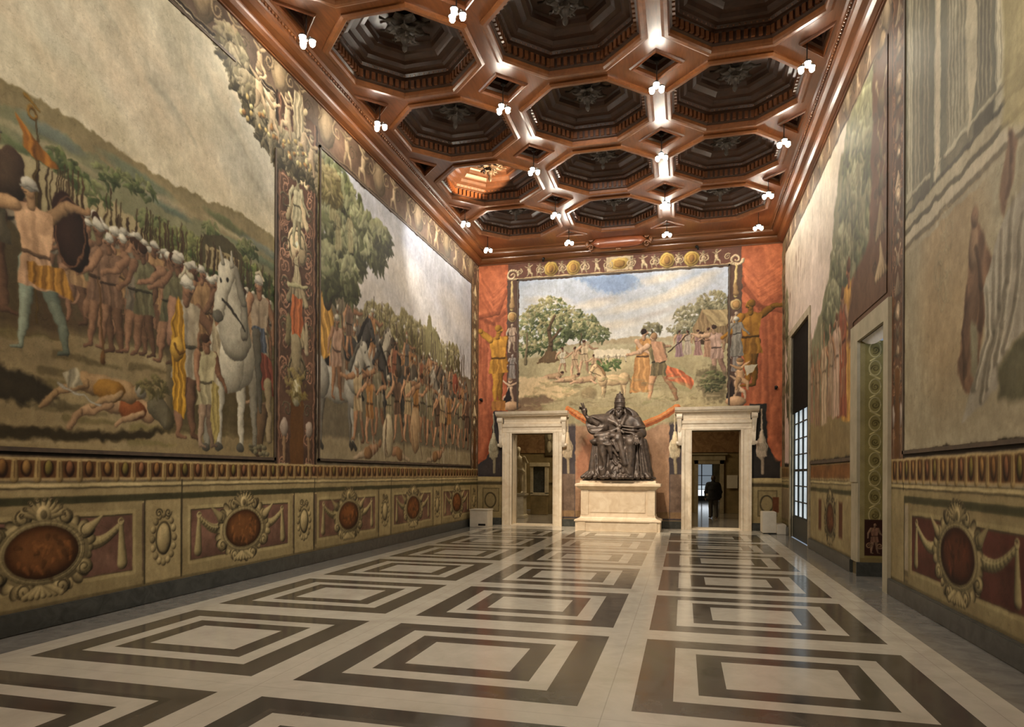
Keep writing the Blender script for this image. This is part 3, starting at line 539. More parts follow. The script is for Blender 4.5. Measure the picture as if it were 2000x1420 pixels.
    for row, (zf, hh, n, lo, hi) in enumerate(((3.62, .92, 30, 5.7, 9.5), (3.48, 1.05, 26, 5.75, 9.5), (3.30, 1.22, 17, 5.9, 9.45), (3.08, 1.42, 11, 6.1, 9.0))):
        for i in range(n):
            a = lo + (hi - lo) * (i + .7 * rg.random()) / n; sk = SKIN * (.72 + .2 * rg.random()); tn = [C3(150, 118, 84), C3(128, 96, 72), C3(120, 108, 88), C3(160, 122, 80), C3(136, 82, 62), C3(112, 106, 74)][rg.integers(6)]
            c.person(a, zf + .08 * rg.random() - .10 * (a - 6) * .3, hh * (.95 + .1 * rg.random()), sk, tn, face=1 if rg.random() > .3 else -1, arms=(-.3 - .5 * rg.random(), .2 + .6 * rg.random()), helmet=STEEL * (.95 + .2 * rg.random()) if rg.random() < (.9 if row < 2 else .55) else None, hair=C3(70, 46, 30), lean=(rg.random() - .5) * .1)
            if row < 2 and rg.random() > .5: c.spear(a + .1, zf + .4, hh * .95, C3(80, 60, 34), w=.009)
    # left group: mounted men and a soldier with a shield
    for a, z, h in ((3.0, 3.0, 1.5), (4.3, 2.95, 1.45)): c.horse(a, z, h * .85, C3(138, 122, 98), f=1, rider=dict(skin=SKIN, tunic=C3(120, 76, 52), helmet=STEEL, plume=C3(150, 60, 40)))
    c.person(4.95, 3.25, 1.85, SKIN * .8, C3(88, 80, 60), helmet=C3(118, 110, 90), face=1); c.ell((5.18, 4.62), .17, .30, C3(80, 62, 46)); 
    c.path([(5.47, 3.2), (5.47, 5.35)], .012, .012, C3(96, 76, 36), sh=0); c.poly([(5.24, 5.27), (5.48, 5.10), (5.72, 4.92), (5.62, 4.88), (5.46, 4.90), (5.34, 4.96)], C3(150, 96, 30), fold=(3, .25, .4)); c.ring((5.42, 5.36), .05, .06, .014, C3(150, 112, 40)); c.seg((5.36, 5.50), (5.5, 5.44), .03, .015, C3(140, 108, 40))
    c.ell((5.86, 4.28), .22, .42, C3(58, 36, 28), ang=.25); c.ring((5.86, 4.28), .18, .37, .012, C3(110, 74, 50))
    c.person(5.56, 2.92, 1.78, C3(194, 148, 100), C3(198, 150, 106), legs=C3(140, 150, 124), face=-1, spread=.15, arms=(-1.5, 2.3), lean=-.10, helmet=STEEL); c.poly([(5.36, 3.82), (5.78, 3.86), (5.92, 3.55), (5.38, 3.62)], C3(164, 112, 40), fold=(5, .25, 0))
    c.seg((6.32, 2.95), (6.22, 3.9), .014, .012, C3(110, 78, 44)); c.ell((6.30, 3.0), .035, .09, C3(120, 84, 44))
    # two resting men on the ground
    for (a, z, cl, sk) in ((6.62, 2.42, C3(150, 84, 42), C3(186, 144, 100)), (6.30, 2.62, C3(168, 118, 44), C3(176, 138, 90))):
        c.seg((a + .35, z), (a - .25, z + .05), .14, .12, sk); c.ell((a + .1, z - .01), .22, .13, cl, sh=.3); c.ell((a + .52, z + .02), .09, .10, sk * .9); c.ell((a + .55, z + .04), .09, .09, C3(150, 140, 116)); c.seg((a - .25, z + .03), (a - .62, z - .10), .07, .045, sk); c.seg((a - .62, z - .10), (a - .78, z - .28), .045, .03, sk * .9); c.seg((a + .25, z - .04), (a - .15, z - .20), .045, .03, sk)
    c.seg((5.7, 2.62), (6.25, 2.42), .012, .012, STEEL, sh=0); c.poly([(5.75, 2.72), (5.95, 2.80), (6.02, 2.62), (5.85, 2.58)], C3(160, 148, 116), fold=(2, .2, 0))
    c.seg((7.1, 2.52), (7.3, 2.34), .16, .12, C3(112, 104, 78)); c.foliage((7.05, 2.75), .25, .14, 60, .06, [C3(90, 84, 48), C3(120, 110, 66)])
    # foreground right: cloaked man, page, white horse, riders
    c.rect(7.3, 2.2, 9.6, 3.2, C3(78, 68, 42), soft=20, al=.7)
    c.person(9.22, 2.75, 2.05, SKIN, C3(150, 130, 104), legs=C3(176, 140, 104), face=-1, helmet=STEEL * 1.1, plume=C3(190, 178, 140), arms=(-.4, .5)); c.poly([(9.05, 3.95), (9.35, 3.98), (9.42, 3.6), (9.1, 3.55)], C3(76, 84, 96), fold=(4, .25, 0)); c.poly([(9.2, 3.6), (9.55, 3.5), (9.6, 2.9), (9.3, 3.0)], C3(128, 66, 50), fold=(3, .2, .3)); c.seg((9.45, 3.1), (9.5, 2.2), .10, .07, C3(156, 136, 100)); c.seg((9.3, 2.6), (9.2, 2.0), .16, .10, C3(112, 88, 62))
    c.person(7.62, 2.12, 2.22, SKIN * .95, C3(168, 152, 122), legs=SKIN * .86, face=1, spread=.06, arms=(-.1, .9), helmet=STEEL * 1.15, plume=C3(184, 172, 138)); c.poly([(7.46, 4.02), (7.55, 3.9), (7.6, 3.4), (7.62, 2.6), (7.58, 2.35), (7.40, 2.5), (7.36, 3.0), (7.34, 3.6)], C3(190, 136, 34), fold=(3, .25, 0)); c.ell((7.45, 3.30), .12, .17, C3(206, 154, 50), sh=.4); c.path([(7.40, 3.36), (7.48, 3.24), (7.58, 3.3)], .02, .02, C3(130, 90, 24))
    horse_front(c, 8.55, 1.98, 2.16, C3(190, 182, 156)); c.poly([(8.2, 2.6), (8.3, 3.6), (8.16, 3.9), (8.12, 3.3), (8.06, 2.7)], C3(176, 160, 124), fold=(2, .15, 0))
    c.person(8.02, 2.02, 1.62, SKIN, C3(184, 170, 124), legs=C3(170, 140, 110), face=1, hair=C3(90, 60, 40), arms=(-.15, .3), spread=.07); c.poly([(8.14, 2.95), (8.28, 2.9), (8.30, 2.25), (8.18, 2.05), (8.10, 2.4)], C3(172, 152, 84), fold=(2, .15, 0))
    for i in range(12): c.ell((9.0 + rg.random() * .5, 1.95 + rg.random() * .16), .06, .04, C3(122, 114, 84), sh=.4)
    # frame lines, frieze, pilaster, garland
    c.seg((2, 1.86), (B, 1.86), .035, .035, C3(34, 28, 18), sh=0); c.seg((B, 1.85), (B, 7.9), .02, .02, C3(52, 36, 26), sh=0); c.seg((2, 7.86), (B, 7.86), .03, .03, C3(76, 60, 44), sh=0)
    frieze(c, 2, 10.97, 7.9, 8.62, C3(100, 82, 68), C3(164, 140, 108), 5)
    pilaster(c, B + .02, 10.95, 1.58, 8.0, 21, C3(98, 70, 54), C3(170, 150, 112))
    # red garment and pale armour on the pilaster, garland of leaves hanging over it
    c.poly([(10.15, 4.75), (10.45, 4.72), (10.5, 4.3), (10.38, 3.95), (10.18, 3.95), (10.1, 4.35)], C3(182, 96, 50), fold=(2, .2, 0)); c.seg((10.05, 4.88), (10.62, 4.98), .045, .03, C3(176, 166, 120)); c.seg((10.28, 3.9), (10.3, 3.5), .17, .12, C3(156, 140, 104)); c.ell((10.05, 4.1), .08, .3, C3(124, 112, 74), al=.8); c.seg((10.6, 4.3), (10.62, 3.8), .05, .07, C3(170, 150, 116)); c.person(10.28, 4.95, .6, C3(160, 130, 96), C3(180, 164, 124), robe=True)
    c.ell((10.3, 3.05), .16, .24, C3(196, 186, 146), sh=.4); c.foliage((10.3, 3.2), .33, .33, 60, .09, [C3(120, 104, 52), C3(160, 142, 84)], al=.6)
    c.person(10.3, 5.6, 1.25, C3(190, 178, 138), C3(190, 180, 140), legs=C3(178, 168, 128), helmet=C3(196, 186, 150), spread=.09); 
    gl = [C3(66, 60, 40), C3(92, 84, 60), C3(120, 110, 82), C3(152, 138, 108)]
    pts = [(8.55, 7.86), (8.75, 7.65), (9.05, 7.38), (9.4, 7.12), (9.75, 7.0), (10.2, 7.05), (10.6, 7.15), (10.9, 7.05), (11.2, 6.9)]
    for i, (a, z) in enumerate(pts): c.foliage((a, z + .12), .30, .34, 150, .13, gl)
    for a, z in ((9.2, 7.75), (9.55, 7.5), (10.0, 7.72), (10.5, 7.6), (10.75, 7.4)): c.cherub(a, z - .35, .75, C3(196, 168, 130), 1 if a < 10 else -1)
    c.poly([(10.2, 8.3), (10.45, 8.3), (10.5, 7.7), (10.3, 7.5), (10.15, 7.9)], C3(176, 160, 126), fold=(3, .25, 0))
    for i in range(40): a = 8.7 + rg.random() * 2.1; z = 7.05 + rg.random() * .4; c.ell((a, z), .045, .045, [C3(176, 150, 92), C3(150, 110, 64), C3(190, 176, 120)][i % 3], sh=.5)
    # dado
    c.dado_run(2, 10.97, POL, GRN, (4.27, 7.57, 10.90), 1.58, 1.80, .25, EGG)
    for k in range(3):
        e = 4.27 + 3.31 * (k - 1)
        c.dado_bay(e, e + 2.62, e + 1.30, (e + 2.66, e + 3.29), POL, PURP, COREB, rx=.42 if k else .4)
    pilaster(c, B + .02, 10.95, 1.58, 2.1, 3, C3(98, 70, 54), C3(170, 150, 112)) if False else None
    c.mottle(.10, .5); c.mottle(.05, .06); return weather(c, 101, 2.6)
def paint_left_far():
    c = Canvas(10.97, 20.9, 0.0, 8.62, 64, 12, C3(120, 100, 75)); rg = c.rg; A, B = 10.99, 20.1
    c.rect(A, 4.6, B, 7.7, C3(196, 190, 184), grad=C3(168, 172, 186)); c.mottle(.10, 1.4, np.array([1.2, 1, .6], np.float32), box=(A, 4.4, B, 7.7))
    for a, z in ((13, 5.6), (15, 6.6), (17, 5.6), (14.2, 6.3), (18.6, 6.4)): c.ell((a, z), 1.3, .4, C3(218, 206, 190), ang=-.2, soft=30, al=.55, sh=0, edge=0)
    c.poly([(A, 5.4), (12.5, 5.1), (14, 5.05), (15.5, 5.2), (17, 5.1), (18.2, 4.7), (B, 4.55), (B, 1.8), (A, 1.8)], C3(118, 108, 86), rag=.2, soft=4)
    for i in range(14): a = 13.2 + i * .42; c.foliage((a, 4.95 + .3 * rg.random()), .35, .35 + .2 * rg.random(), 60, .14, [C3(96, 88, 56), C3(124, 116, 76), C3(146, 136, 96)])
    c.poly([(15.9, 4.8), (16.5, 5.9), (17.3, 5.2), (18.0, 4.5)], C3(134, 126, 84), rag=.12, soft=3)
    c.rect(A, 1.86, B, 2.35, C3(158, 142, 108), soft=6)
    # massed riders and foot soldiers
    cols = [C3(150, 140, 124), C3(96, 86, 74), C3(176, 166, 146), C3(120, 98, 78), C3(74, 72, 70)]
    for i in range(60): c.spear(11.3 + rg.random() * 8.4, 4.4, .6 + .5 * rg.random(), C3(98, 84, 66), t=(rg.random() - .5) * .2, w=.016)
    tn = [C3(150, 132, 100), C3(118, 94, 76), C3(166, 118, 74), C3(104, 98, 90), C3(150, 92, 66), C3(136, 130, 96)]
    for row, (zf, hh, n) in enumerate(((3.9, 1.05, 22), (3.55, 1.15, 20))):
        for i in range(n):
            a = 11.3 + 8.4 * (i + rg.random() * .7) / n; c.person(a, zf - .03 * (a - 11), hh, SKIN * (.8 + .3 * rg.random()), tn[rg.integers(6)], helmet=STEEL if rg.random() > .4 else None, hair=C3(80, 62, 46), face=1 if rg.random() > .5 else -1)
    for (a, z, h, q, f) in ((13.2, 3.2, 1.35, 2, 1), (15.0, 3.1, 1.3, 1, -1), (16.6, 3.0, 1.25, 3, 1), (18.2, 3.05, 1.15, 1, -1), (12.2, 3.2, 1.35, 4, 1), (14.3, 2.8, 1.3, 4, -1), (16.0, 2.75, 1.3, 2, 1), (17.7, 2.7, 1.25, 0, -1), (19.2, 2.7, 1.15, 1, -1)):
        c.horse(a, z, h, cols[q] * .95, f, rider=dict(skin=SKIN * 1.02, tunic=tn[int(a * 7) % 6], helmet=STEEL if int(a * 3) % 2 else None, hair=C3(84, 60, 44), arms=(-.4, 1.4), plume=C3(170, 110, 80) if int(a) % 3 == 0 else None))
    c.poly([(11.02, 5.2), (11.4, 5.1), (11.55, 4.6), (11.4, 3.9), (11.1, 3.7), (11.0, 4.2)], C3(196, 142, 60), fold=(3, .25, .2))
    c.horse(11.7, 2.15, 1.75, C3(170, 164, 148), 1, rider=dict(skin=SKIN, tunic=C3(178, 138, 112), helmet=STEEL, cloak=C3(140, 120, 100)))
    for i in range(15):
        a = 12.6 + i * .5; z = 2.25 + .28 * rg.random(); c.person(a, z, 1.5 + .35 * rg.random(), SKIN * (.9 + .3 * rg.random()), [C3(188, 160, 116), C3(176, 120, 62), C3(128, 118, 92), C3(150, 138, 104), C3(110, 84, 66)][i % 5], face=1 if i % 2 else -1, spread=.10 + .06 * rg.random(), arms=(-.4 - rg.random(), .4 + 1.8 * rg.random()), lean=(rg.random() - .5) * .25, hair=C3(84, 60, 44), helmet=STEEL if i % 3 == 0 else None)
    for a, f in ((12.9, 1), (14.7, -1), (16.9, 1)): c.seg((a, 2.1), (a + .5 * f, 2.2), .14, .10, SKIN); c.ell((a + .68 * f, 2.3), .09, .1, SKIN * .9); c.seg((a, 2.1), (a - .5 * f, 1.98), .10, .05, C3(176, 152, 120)); c.ell((a + .1 * f, 2.1), .2, .14, C3(150, 110, 70))
    c.ell((14.0, 2.5), .3, .5, C3(200, 180, 140), sh=.3); c.path([(13.9, 2.9), (13.85, 2.4), (13.95, 2.1)], .03, .02, C3(120, 96, 70)); c.ell((15.6, 2.75), .33, .6, C3(190, 152, 108), sh=.3); c.ring((18.6, 4.3), .22, .26, .035, C3(170, 90, 60)); c.ell((18.6, 4.3), .2, .24, C3(140, 70, 52))
    for i in range(90): a, z = 12.5 + rg.random() * 7, 2.2 + rg.random() * 2.6; c.seg((a, z), (a + .1 * rg.random(), z - .3 - .3 * rg.random()), .025, .012, C3(200, 186, 156) if i % 3 else C3(84, 66, 54), al=.55)
    # leafy tree hanging over the upper left
    c.path([(11.3, 4.9), (11.5, 6.0), (11.9, 7.2)], .16, .1, C3(84, 72, 50)); tr = [C3(58, 62, 36), C3(78, 84, 50), C3(104, 110, 70), C3(140, 142, 102)]
    for a, z, rx, rz in ((11.5, 7.2, .7, .5), (12.1, 6.9, .8, .6), (12.8, 6.75, .7, .5), (11.5, 6.3, .6, .6), (12.3, 6.2, .6, .45), (13.3, 6.5, .5, .35), (11.4, 5.5, .5, .5), (12.2, 5.6, .35, .4), (13.6, 6.9, .5, .3)): c.foliage((a, z), rx, rz, 200, .17, tr)
    for a, z in ((11.5, 6.9), (11.7, 6.4), (12.2, 6.5)): c.person(a, z - .4, .8, C3(150, 140, 100), C3(160, 150, 106), al=.7, robe=True)
    c.seg((A, 1.88), (B, 1.88), .035, .035, C3(44, 36, 26), sh=0); c.seg((B, 1.85), (B, 7.75), .03, .03, C3(70, 54, 38), sh=0)
    frieze(c, 10.97, 20.9, 7.72, 8.62, C3(108, 84, 68), C3(168, 142, 110), 9, .7); c.seg((A, 7.72), (B, 7.72), .04, .04, C3(80, 60, 44), sh=0)
    pilaster(c, B + .06, 20.88, 1.58, 7.9, 33, C3(112, 92, 66), C3(176, 160, 118))
    for a in (11.0, 11.3, 11.55): c.foliage((a, 7.15), .3, .35, 120, .13, [C3(98, 90, 52), C3(128, 118, 72), C3(160, 146, 100)])
    c.dado_run(10.97, 20.9, POL, GRN, (10.90, 14.2, 17.5, 20.8), 1.58, 1.80, .25, EGG)
    for k in range(3):
        e = 10.90 + 3.31 * k; c.dado_bay(e, e + 2.62, e + 1.30, (e + 2.66, e + 3.29), POL, C3(136, 98, 76), C3(140, 82, 34), rx=.40)
    c.mottle(.09, .5); c.mottle(.05, .08); return weather(c, 102, 2.2)
def paint_end():
    c = Canvas(-6.55, 2.80, 0.0, 8.62, 96, 13, C3(150, 128, 92)); rg = c.rg; A, B, Z0, Z1 = -5.21, 1.30, 3.70, 7.93
    OR = C3(202, 102, 62)
    # orange curtain hangings at both sides
    for (a0, a1, f) in ((-6.55, -5.55, 1), (1.45, 2.80, -1)):
        c.rect(a0, 1.9, a1, 8.62, OR * .95); c.poly([(a0, 8.6), (a1, 8.6), (a1 + (.1 if f > 0 else 0), 7.3), ((a0 + a1) / 2, 6.6), (a0, 6.9)], OR * 1.06, fold=(2, .07, .5)); c.poly([(a0, 6.9), ((a0 + a1) / 2, 6.6), (a1, 7.0), (a1 + .05 * f, 4.2), (a1 - .2 * f, 2.1), (a0, 1.95)], OR * .95, fold=(2.5, .09, .06))
        for i in range(9): c.path([(a0 + .1, 8.2 - i * .12), ((a0 + a1) / 2, 7.55 - i * .12), (a1 - .05, 8.0 - i * .15)], .012, .03, OR * (.82 if i % 2 else 1.14), al=.35, sh=.2, soft=4)
    c.path([(1.5, 8.3), (1.7, 7.3), (2.2, 6.6), (2.8, 6.5)], .05, .08, OR * .7, al=.6, soft=4); c.path([(-5.6, 7.6), (-5.9, 6.9), (-6.5, 6.8)], .05, .08, OR * .7, al=.6, soft=4)
    for a0, f in ((-6.5, 1), (1.95, -1)):
        for i in range(7):
            a = a0 + .08 + i * .11; z1 = 6.7 - .12 * abs(i - 3); c.path([(a + .06 * f, z1), (a + .02 * math.sin(i), 5.2), (a - .03 * f, 3.6), (a + .03 * f, 2.5)], .02, .05, OR * (.80 if i % 2 else 1.15), al=.45, sh=.2, soft=7, edge=0)
        c.path([(a0 + .02, 6.75), (a0 + .45, 6.55), (a0 + .82, 6.9)], .05, .07, OR * .68, al=.6, soft=6, edge=0, sh=0)
    DK = C3(78, 70, 70); c.poly([(-6.55, 1.55), (-5.6, 1.55), (-5.6, 3.7), (-6.02, 3.7), (-6.08, 3.0), (-6.12, 2.5), (-6.25, 2.15), (-6.55, 1.95)], DK, soft=2); c.poly([(1.9, 1.55), (2.75, 1.55), (2.75, 2.05), (2.55, 2.25), (2.42, 2.5), (2.38, 3.0), (2.36, 3.75), (1.9, 3.75)], C3(58, 52, 48), soft=2)
    for f, a in ((1, -6.2), (-1, 2.5)): c.path([(a - .3 * f, 4.6), (a - .1 * f, 3.6), (a - .05 * f, 2.7), (a - .25 * f, 2.2)], .10, .16, OR * 1.12, al=.5, soft=6, sh=.3)
    # lower wall: dark blue-grey panels, marble tone behind the statue
    c.rect(-3.8, .25, 0.0, 3.72, C3(84, 74, 76)); c.poly([(-3.32, .35), (-.72 + .3, .35), (-.42, 3.4), (-3.32, 3.4)], C3(176, 132, 100)); c.mottle(.22, .5, box=(-3.3, .35, -.42, 3.3))
    c.poly([(-3.3, 2.2), (-2.9, 2.9), (-2.4, 2.7), (-2.1, 1.6), (-3.3, 1.5)], C3(168, 104, 74), soft=14, al=.8, rag=.08); c.poly([(-1.2, .5), (-.5, .5), (-.5, 2.1), (-1.0, 3.0), (-1.3, 2)], C3(158, 116, 84), soft=14, al=.8, rag=.08); c.rect(-3.32, .3, -.42, .5, C3(150, 116, 78))
    for a0, a1 in ((-3.8, -3.34), (-.40, 0.0)): c.rect(a0, .35, a1, 1.66, C3(128, 104, 88)); c.mottle(.25, .3, box=(a0, .35, a1, 1.66)); c.rect(a0, .3, a1, .5, C3(150, 118, 84))
    # picture: sky, trees, hut, people and cattle in a meadow (generic country scene)
    c.rect(A, 5.3, B, Z1, C3(224, 216, 198), grad=C3(176, 192, 220), soft=1); c.mottle(.06, .9, np.array([1.3, 1, .3], np.float32), box=(A, 5.3, B, Z1))
    c.poly([(-3.4, 7.9), (-1.6, 7.9), (-1.2, 7.5), (-2.0, 7.25), (-2.6, 7.4)], C3(126, 156, 208), soft=12, rag=.1, al=.85)
    for a, z, l, t in ((-1.5, 6.9, 1.6, .18), (-.2, 7.2, 1.4, .30), (.3, 7.5, 1.2, .4), (-2.8, 7.0, 1.2, .1), (.2, 6.6, 1.3, .3), (-4.2, 7.2, 1.0, -.1), (-2.2, 6.3, 1.4, .1), (-.6, 7.7, 1.2, .2)): c.ell((a, z), l * .6, .13, C3(226, 214, 194), ang=t, soft=14, al=.75, sh=0, edge=0)
    for a, z, l, t in ((-.9, 6.6, 1.3, .25), (.5, 7.0, 1.0, .4), (-2.4, 7.15, .8, .1)): c.ell((a, z), l * .5, .07, C3(176, 164, 158), ang=t, soft=10, al=.5, sh=0, edge=0)
    c.poly([(A, 5.9), (-4, 5.75), (-2.4, 5.85), (-1.5, 5.95), (-.6, 5.85), (.2, 6.0), (B, 6.2), (B, 5), (A, 5)], C3(178, 160, 124), soft=3, rag=.05)
    c.rect(A, 4.9, B, 5.72, C3(184, 172, 134), soft=10); c.poly([(A, 5.4), (-3, 5.5), (-1, 5.6), (B, 5.5), (B, Z0 - .2), (A, Z0 - .2)], C3(178, 162, 118), soft=6, rag=.05); c.mottle(.16, .6, box=(A, Z0 - .2, B, 5.4), sx=2)
    G = [C3(74, 86, 52), C3(98, 110, 68), C3(126, 132, 88), C3(164, 156, 108)]
    for a, z, rx, rz, n in ((-4.7, 6.5, .5, .6, 190), (-4.15, 6.85, .55, .50, 240), (-3.5, 6.5, .5, .5, 220), (-4.9, 5.9, .35, .5, 120), (-3.95, 6.3, .6, .5, 220), (-3.0, 6.3, .4, .42, 150), (-2.65, 6.1, .35, .3, 100), (-4.3, 5.8, .6, .25, 120)): c.foliage((a, z), rx, rz, n, .09, G)
    c.path([(-4.2, 5.3), (-4.12, 5.8), (-4.2, 6.3), (-4.0, 6.7)], .10, .04, C3(104, 84, 58)); c.path([(-4.12, 5.9), (-3.8, 6.3)], .05, .03, C3(104, 84, 58)); c.poly([(-4.6, 5.2), (-4.3, 5.55), (-3.95, 5.6), (-3.85, 5.25)], C3(116, 92, 62), rag=.05); c.path([(-4.95, 5.2), (-4.9, 6.2)], .05, .03, C3(130, 116, 84)); c.path([(-3.2, 5.5), (-3.15, 6.1)], .04, .02, C3(110, 96, 66))
    for a, z, rx, rz, n in ((.3, 6.5, .6, .35, 160), (.85, 6.8, .5, .4, 160), (1.1, 6.3, .3, .5, 90), (-.95, 6.15, .3, .2, 60), (0.0, 6.1, .5, .2, 90)): c.foliage((a, z), rx, rz, n, .09, [C3(104, 102, 76), C3(128, 124, 92), C3(150, 142, 110)])
    c.path([(-1.0, 5.7), (-.95, 6.1)], .03, .02, C3(96, 84, 62))
    c.poly([(.25, 6.05), (.52, 6.65), (1.28, 6.62), (1.3, 6.1)], C3(176, 150, 104), fold=(5, .12, .8)); c.poly([(.25, 6.05), (.52, 6.65), (.85, 6.1), (.8, 5.6), (.3, 5.6)], C3(150, 122, 84), fold=(5, .12, 0)); c.rect(.42, 5.6, .62, 5.98, C3(88, 66, 46)); c.rect(.85, 5.6, 1.3, 6.12, C3(138, 112, 78), fold=(6, .12, 0))
    W = C3(222, 206, 172)
    for a, f in ((-2.55, 1), (-2.2, -1), (-1.85, 1)): c.horse(a, 5.15, .30, W, f)
    c.poly([(-2.8, 5.4), (-1.6, 5.4), (-1.65, 5.55), (-2.7, 5.58)], W, rag=.05)
    c.foliage((-2.35, 5.1), .5, .18, 90, .08, [C3(70, 90, 46), C3(100, 118, 64)])
    sk = C3(206, 160, 122)
    for a, z, h, tn, f in ((-3.75, 4.9, .8, W * .95, 1), (-3.35, 4.75, .95, C3(196, 160, 120), -1), (-3.05, 4.85, 1.05, C3(200, 172, 132), 1), (-2.75, 4.7, .75, C3(180, 146, 110), -1)): c.person(a, z, h, sk, tn, face=f, arms=(-.8, 1.1), hair=C3(96, 64, 44), spread=.14)
    for a, z in ((-4.0, 4.75), (-3.5, 4.65), (-2.9, 4.62)): c.seg((a - .25, z), (a + .1, z + .05), .09, .11, C3(188, 150, 110)); c.ell((a + .24, z + .13), .055, .065, sk * .95); c.ell((a + .25, z + .16), .055, .04, C3(90, 62, 44)); c.seg((a - .25, z), (a - .6, z - .08), .07, .03, sk); c.seg((a + .08, z), (a + .22, z - .12), .035, .025, sk)
    for a, z, h, tn, f in ((-.15, 5.25, .8, C3(150, 118, 120), 1), (.1, 5.3, .75, C3(180, 160, 140), -1), (.4, 5.25, .8, C3(160, 120, 110), 1), (.7, 5.2, .9, C3(176, 130, 100), -1)): c.person(a, z, h, sk * .95, tn, face=f, robe=True, hair=C3(90, 60, 44))
    c.person(1.05, 4.55, 1.65, sk, C3(190, 150, 130), legs=C3(196, 150, 124), face=-1, arms=(-1.5, .4), hair=C3(80, 56, 42), lean=-.12)
    # two herdsmen walking and a fallow cow grazing
    c.horse(-2.15, 3.98, .88, C3(204, 170, 122), -1, mane=C3(150, 116, 74)); c.ell((-2.9, 4.2), .25, .2, C3(134, 112, 78), soft=8, al=.6)
    c.person(-1.30, 4.18, 2.0, sk, C3(192, 134, 74), legs=C3(170, 150, 140), face=1, arms=(.6, 1.0), hair=C3(60, 40, 30), lean=.06, robe=True); c.person(-.62, 3.92, 2.12, sk, C3(120, 104, 70), legs=C3(206, 150, 104), face=-1, arms=(-1.0, .2), hair=C3(170, 130, 90), lean=-.14, spread=.20); c.poly([(-.98, 5.75), (-.66, 5.74), (-.50, 5.15), (-.86, 5.08)], C3(196, 140, 104), fold=(2, .1, .3))
    c.poly([(-.5, 5.0), (-.1, 4.85), (.32, 4.5), (.22, 4.25), (-.2, 4.45), (-.55, 4.6)], C3(208, 104, 62), fold=(3, .25, .4)); c.seg((-.45, 5.4), (.1, 5.9), .014, .014, C3(70, 50, 36), sh=0); c.ell((-.05, 4.35), .3, .12, C3(150, 140, 92), ang=-.3, soft=8, al=.6, sh=0)
    c.poly([(.35, 4.8), (.9, 4.95), (1.25, 4.6), (1.2, 3.9), (.7, 3.8), (.45, 4.2)], C3(118, 106, 76), soft=12, rag=.16, al=.85); c.foliage((.85, 4.5), .35, .3, 100, .09, [C3(74, 78, 48), C3(110, 114, 70)])
    c.poly([(A, 4.8), (-4.4, 4.75), (-3.2, 4.25), (-4.3, 3.95), (A, 4.1)], C3(220, 186, 134), soft=8, rag=.08); c.poly([(A, 4.1), (-4.3, 4.2), (-3.9, 3.9), (-4.2, 3.6), (A, 3.6)], C3(134, 108, 82), soft=8, rag=.08)
    c.poly([(-4.4, 3.9), (-2.2, 4.15), (-1, 4.0), (.4, 3.8), (.4, 3.2), (-4.4, 3.2)], C3(166, 152, 112), soft=14, rag=.08); c.strokes(150, (A, 3.5, B, 4.7), .30, .035, [C3(150, 146, 96), C3(200, 178, 132), C3(140, 122, 84)], 0, .35, .35)
    c.poly([(-3.45, 3.75), (-.35, 3.75), (-.55, 3.3), (-1.2, 2.95), (-2.6, 2.95), (-3.1, 3.3)], C3(172, 156, 112), soft=4, rag=.03)
    # orange swag under the picture
    for s0, s1 in ((-3.55, -1.9), (-.2, -1.9)):
        p = [(s0 + (s1 - s0) * i / 14, 3.12 + .60 * (1 - i / 14) ** 2.2) for i in range(15)]; c.path(p, .10, .13, C3(206, 112, 52), sh=.25, edge=0); c.path([(q[0], q[1] + .05) for q in p], .03, .02, C3(232, 156, 92), sh=0, al=.6); c.path([(q[0], q[1] - .05) for q in p], .02, .02, C3(150, 74, 36), sh=0, al=.6)
    c.seg((A, Z0 + .1), (A, Z1), .03, .03, C3(92, 54, 34), sh=0); c.seg((B, Z0 + .1), (B, Z1), .03, .03, C3(92, 54, 34), sh=0); c.seg((A, Z1), (B, Z1), .03, .03, C3(92, 54, 34), sh=0)
    # frieze with yellow medallions, side borders
    c.rect(A - .35, Z1 + .03, B + .35, 8.50, C3(122, 80, 66)); c.seg((A - .3, Z1 + .05), (B + .3, Z1 + .05), .025, .02, C3(206, 176, 130), sh=0); c.rect(A - .35, 8.47, B + .35, 8.62, C3(120, 76, 44))
    FL = C3(216, 186, 142); n = 9
    for i in range(n):
        a = A + (B - A) * (i + .5) / n
        if i in (1, 2, 6, 7): c.medallion((a, 8.22), .24, C3(222, 180, 88), C3(206, 156, 70)); c.ell((a, 8.22), .08, .12, C3(170, 122, 60))
        elif i == 4: c.rect(a - .42, 8.02, a + .42, 8.45, FL * .95); c.ell((a, 8.23), .33, .18, C3(214, 172, 86)); c.ell((a, 8.23), .18, .12, C3(176, 130, 62))
        else: c.cherub(a, 8.02, .44, FL, 1)
        for f in (-1, 1): c.scroll(a + f * .32, 8.2, .10, FL * .9, f, .02, 1.3, 1); c.cherub(a + .36, 8.03, .40, FL * .92, -1) if f > 0 and i < n - 1 else None
    for sx, f in ((A - .2, 1), (B + .2, -1)):
        c.rect(sx - .17, 3.8, sx + .17, 7.95, C3(104, 76, 62)); z = 7.9; 
        c.scroll(sx, 8.1, .2, FL, f, .04); c.path([(sx, 7.9), (sx - .02, 7.0)], .03, .06, C3(206, 176, 112)); c.medallion((sx, 6.75), .17, C3(206, 170, 110), C3(190, 140, 80)); c.seg((sx, 7.1), (sx, 7.4), .10, .03, C3(170, 130, 84)); c.person(sx, 5.6, .95, C3(190, 160, 130), C3(180, 150, 124), robe=False); c.person(sx, 4.75, .8, C3(170, 150, 134), C3(140, 126, 116), robe=True)
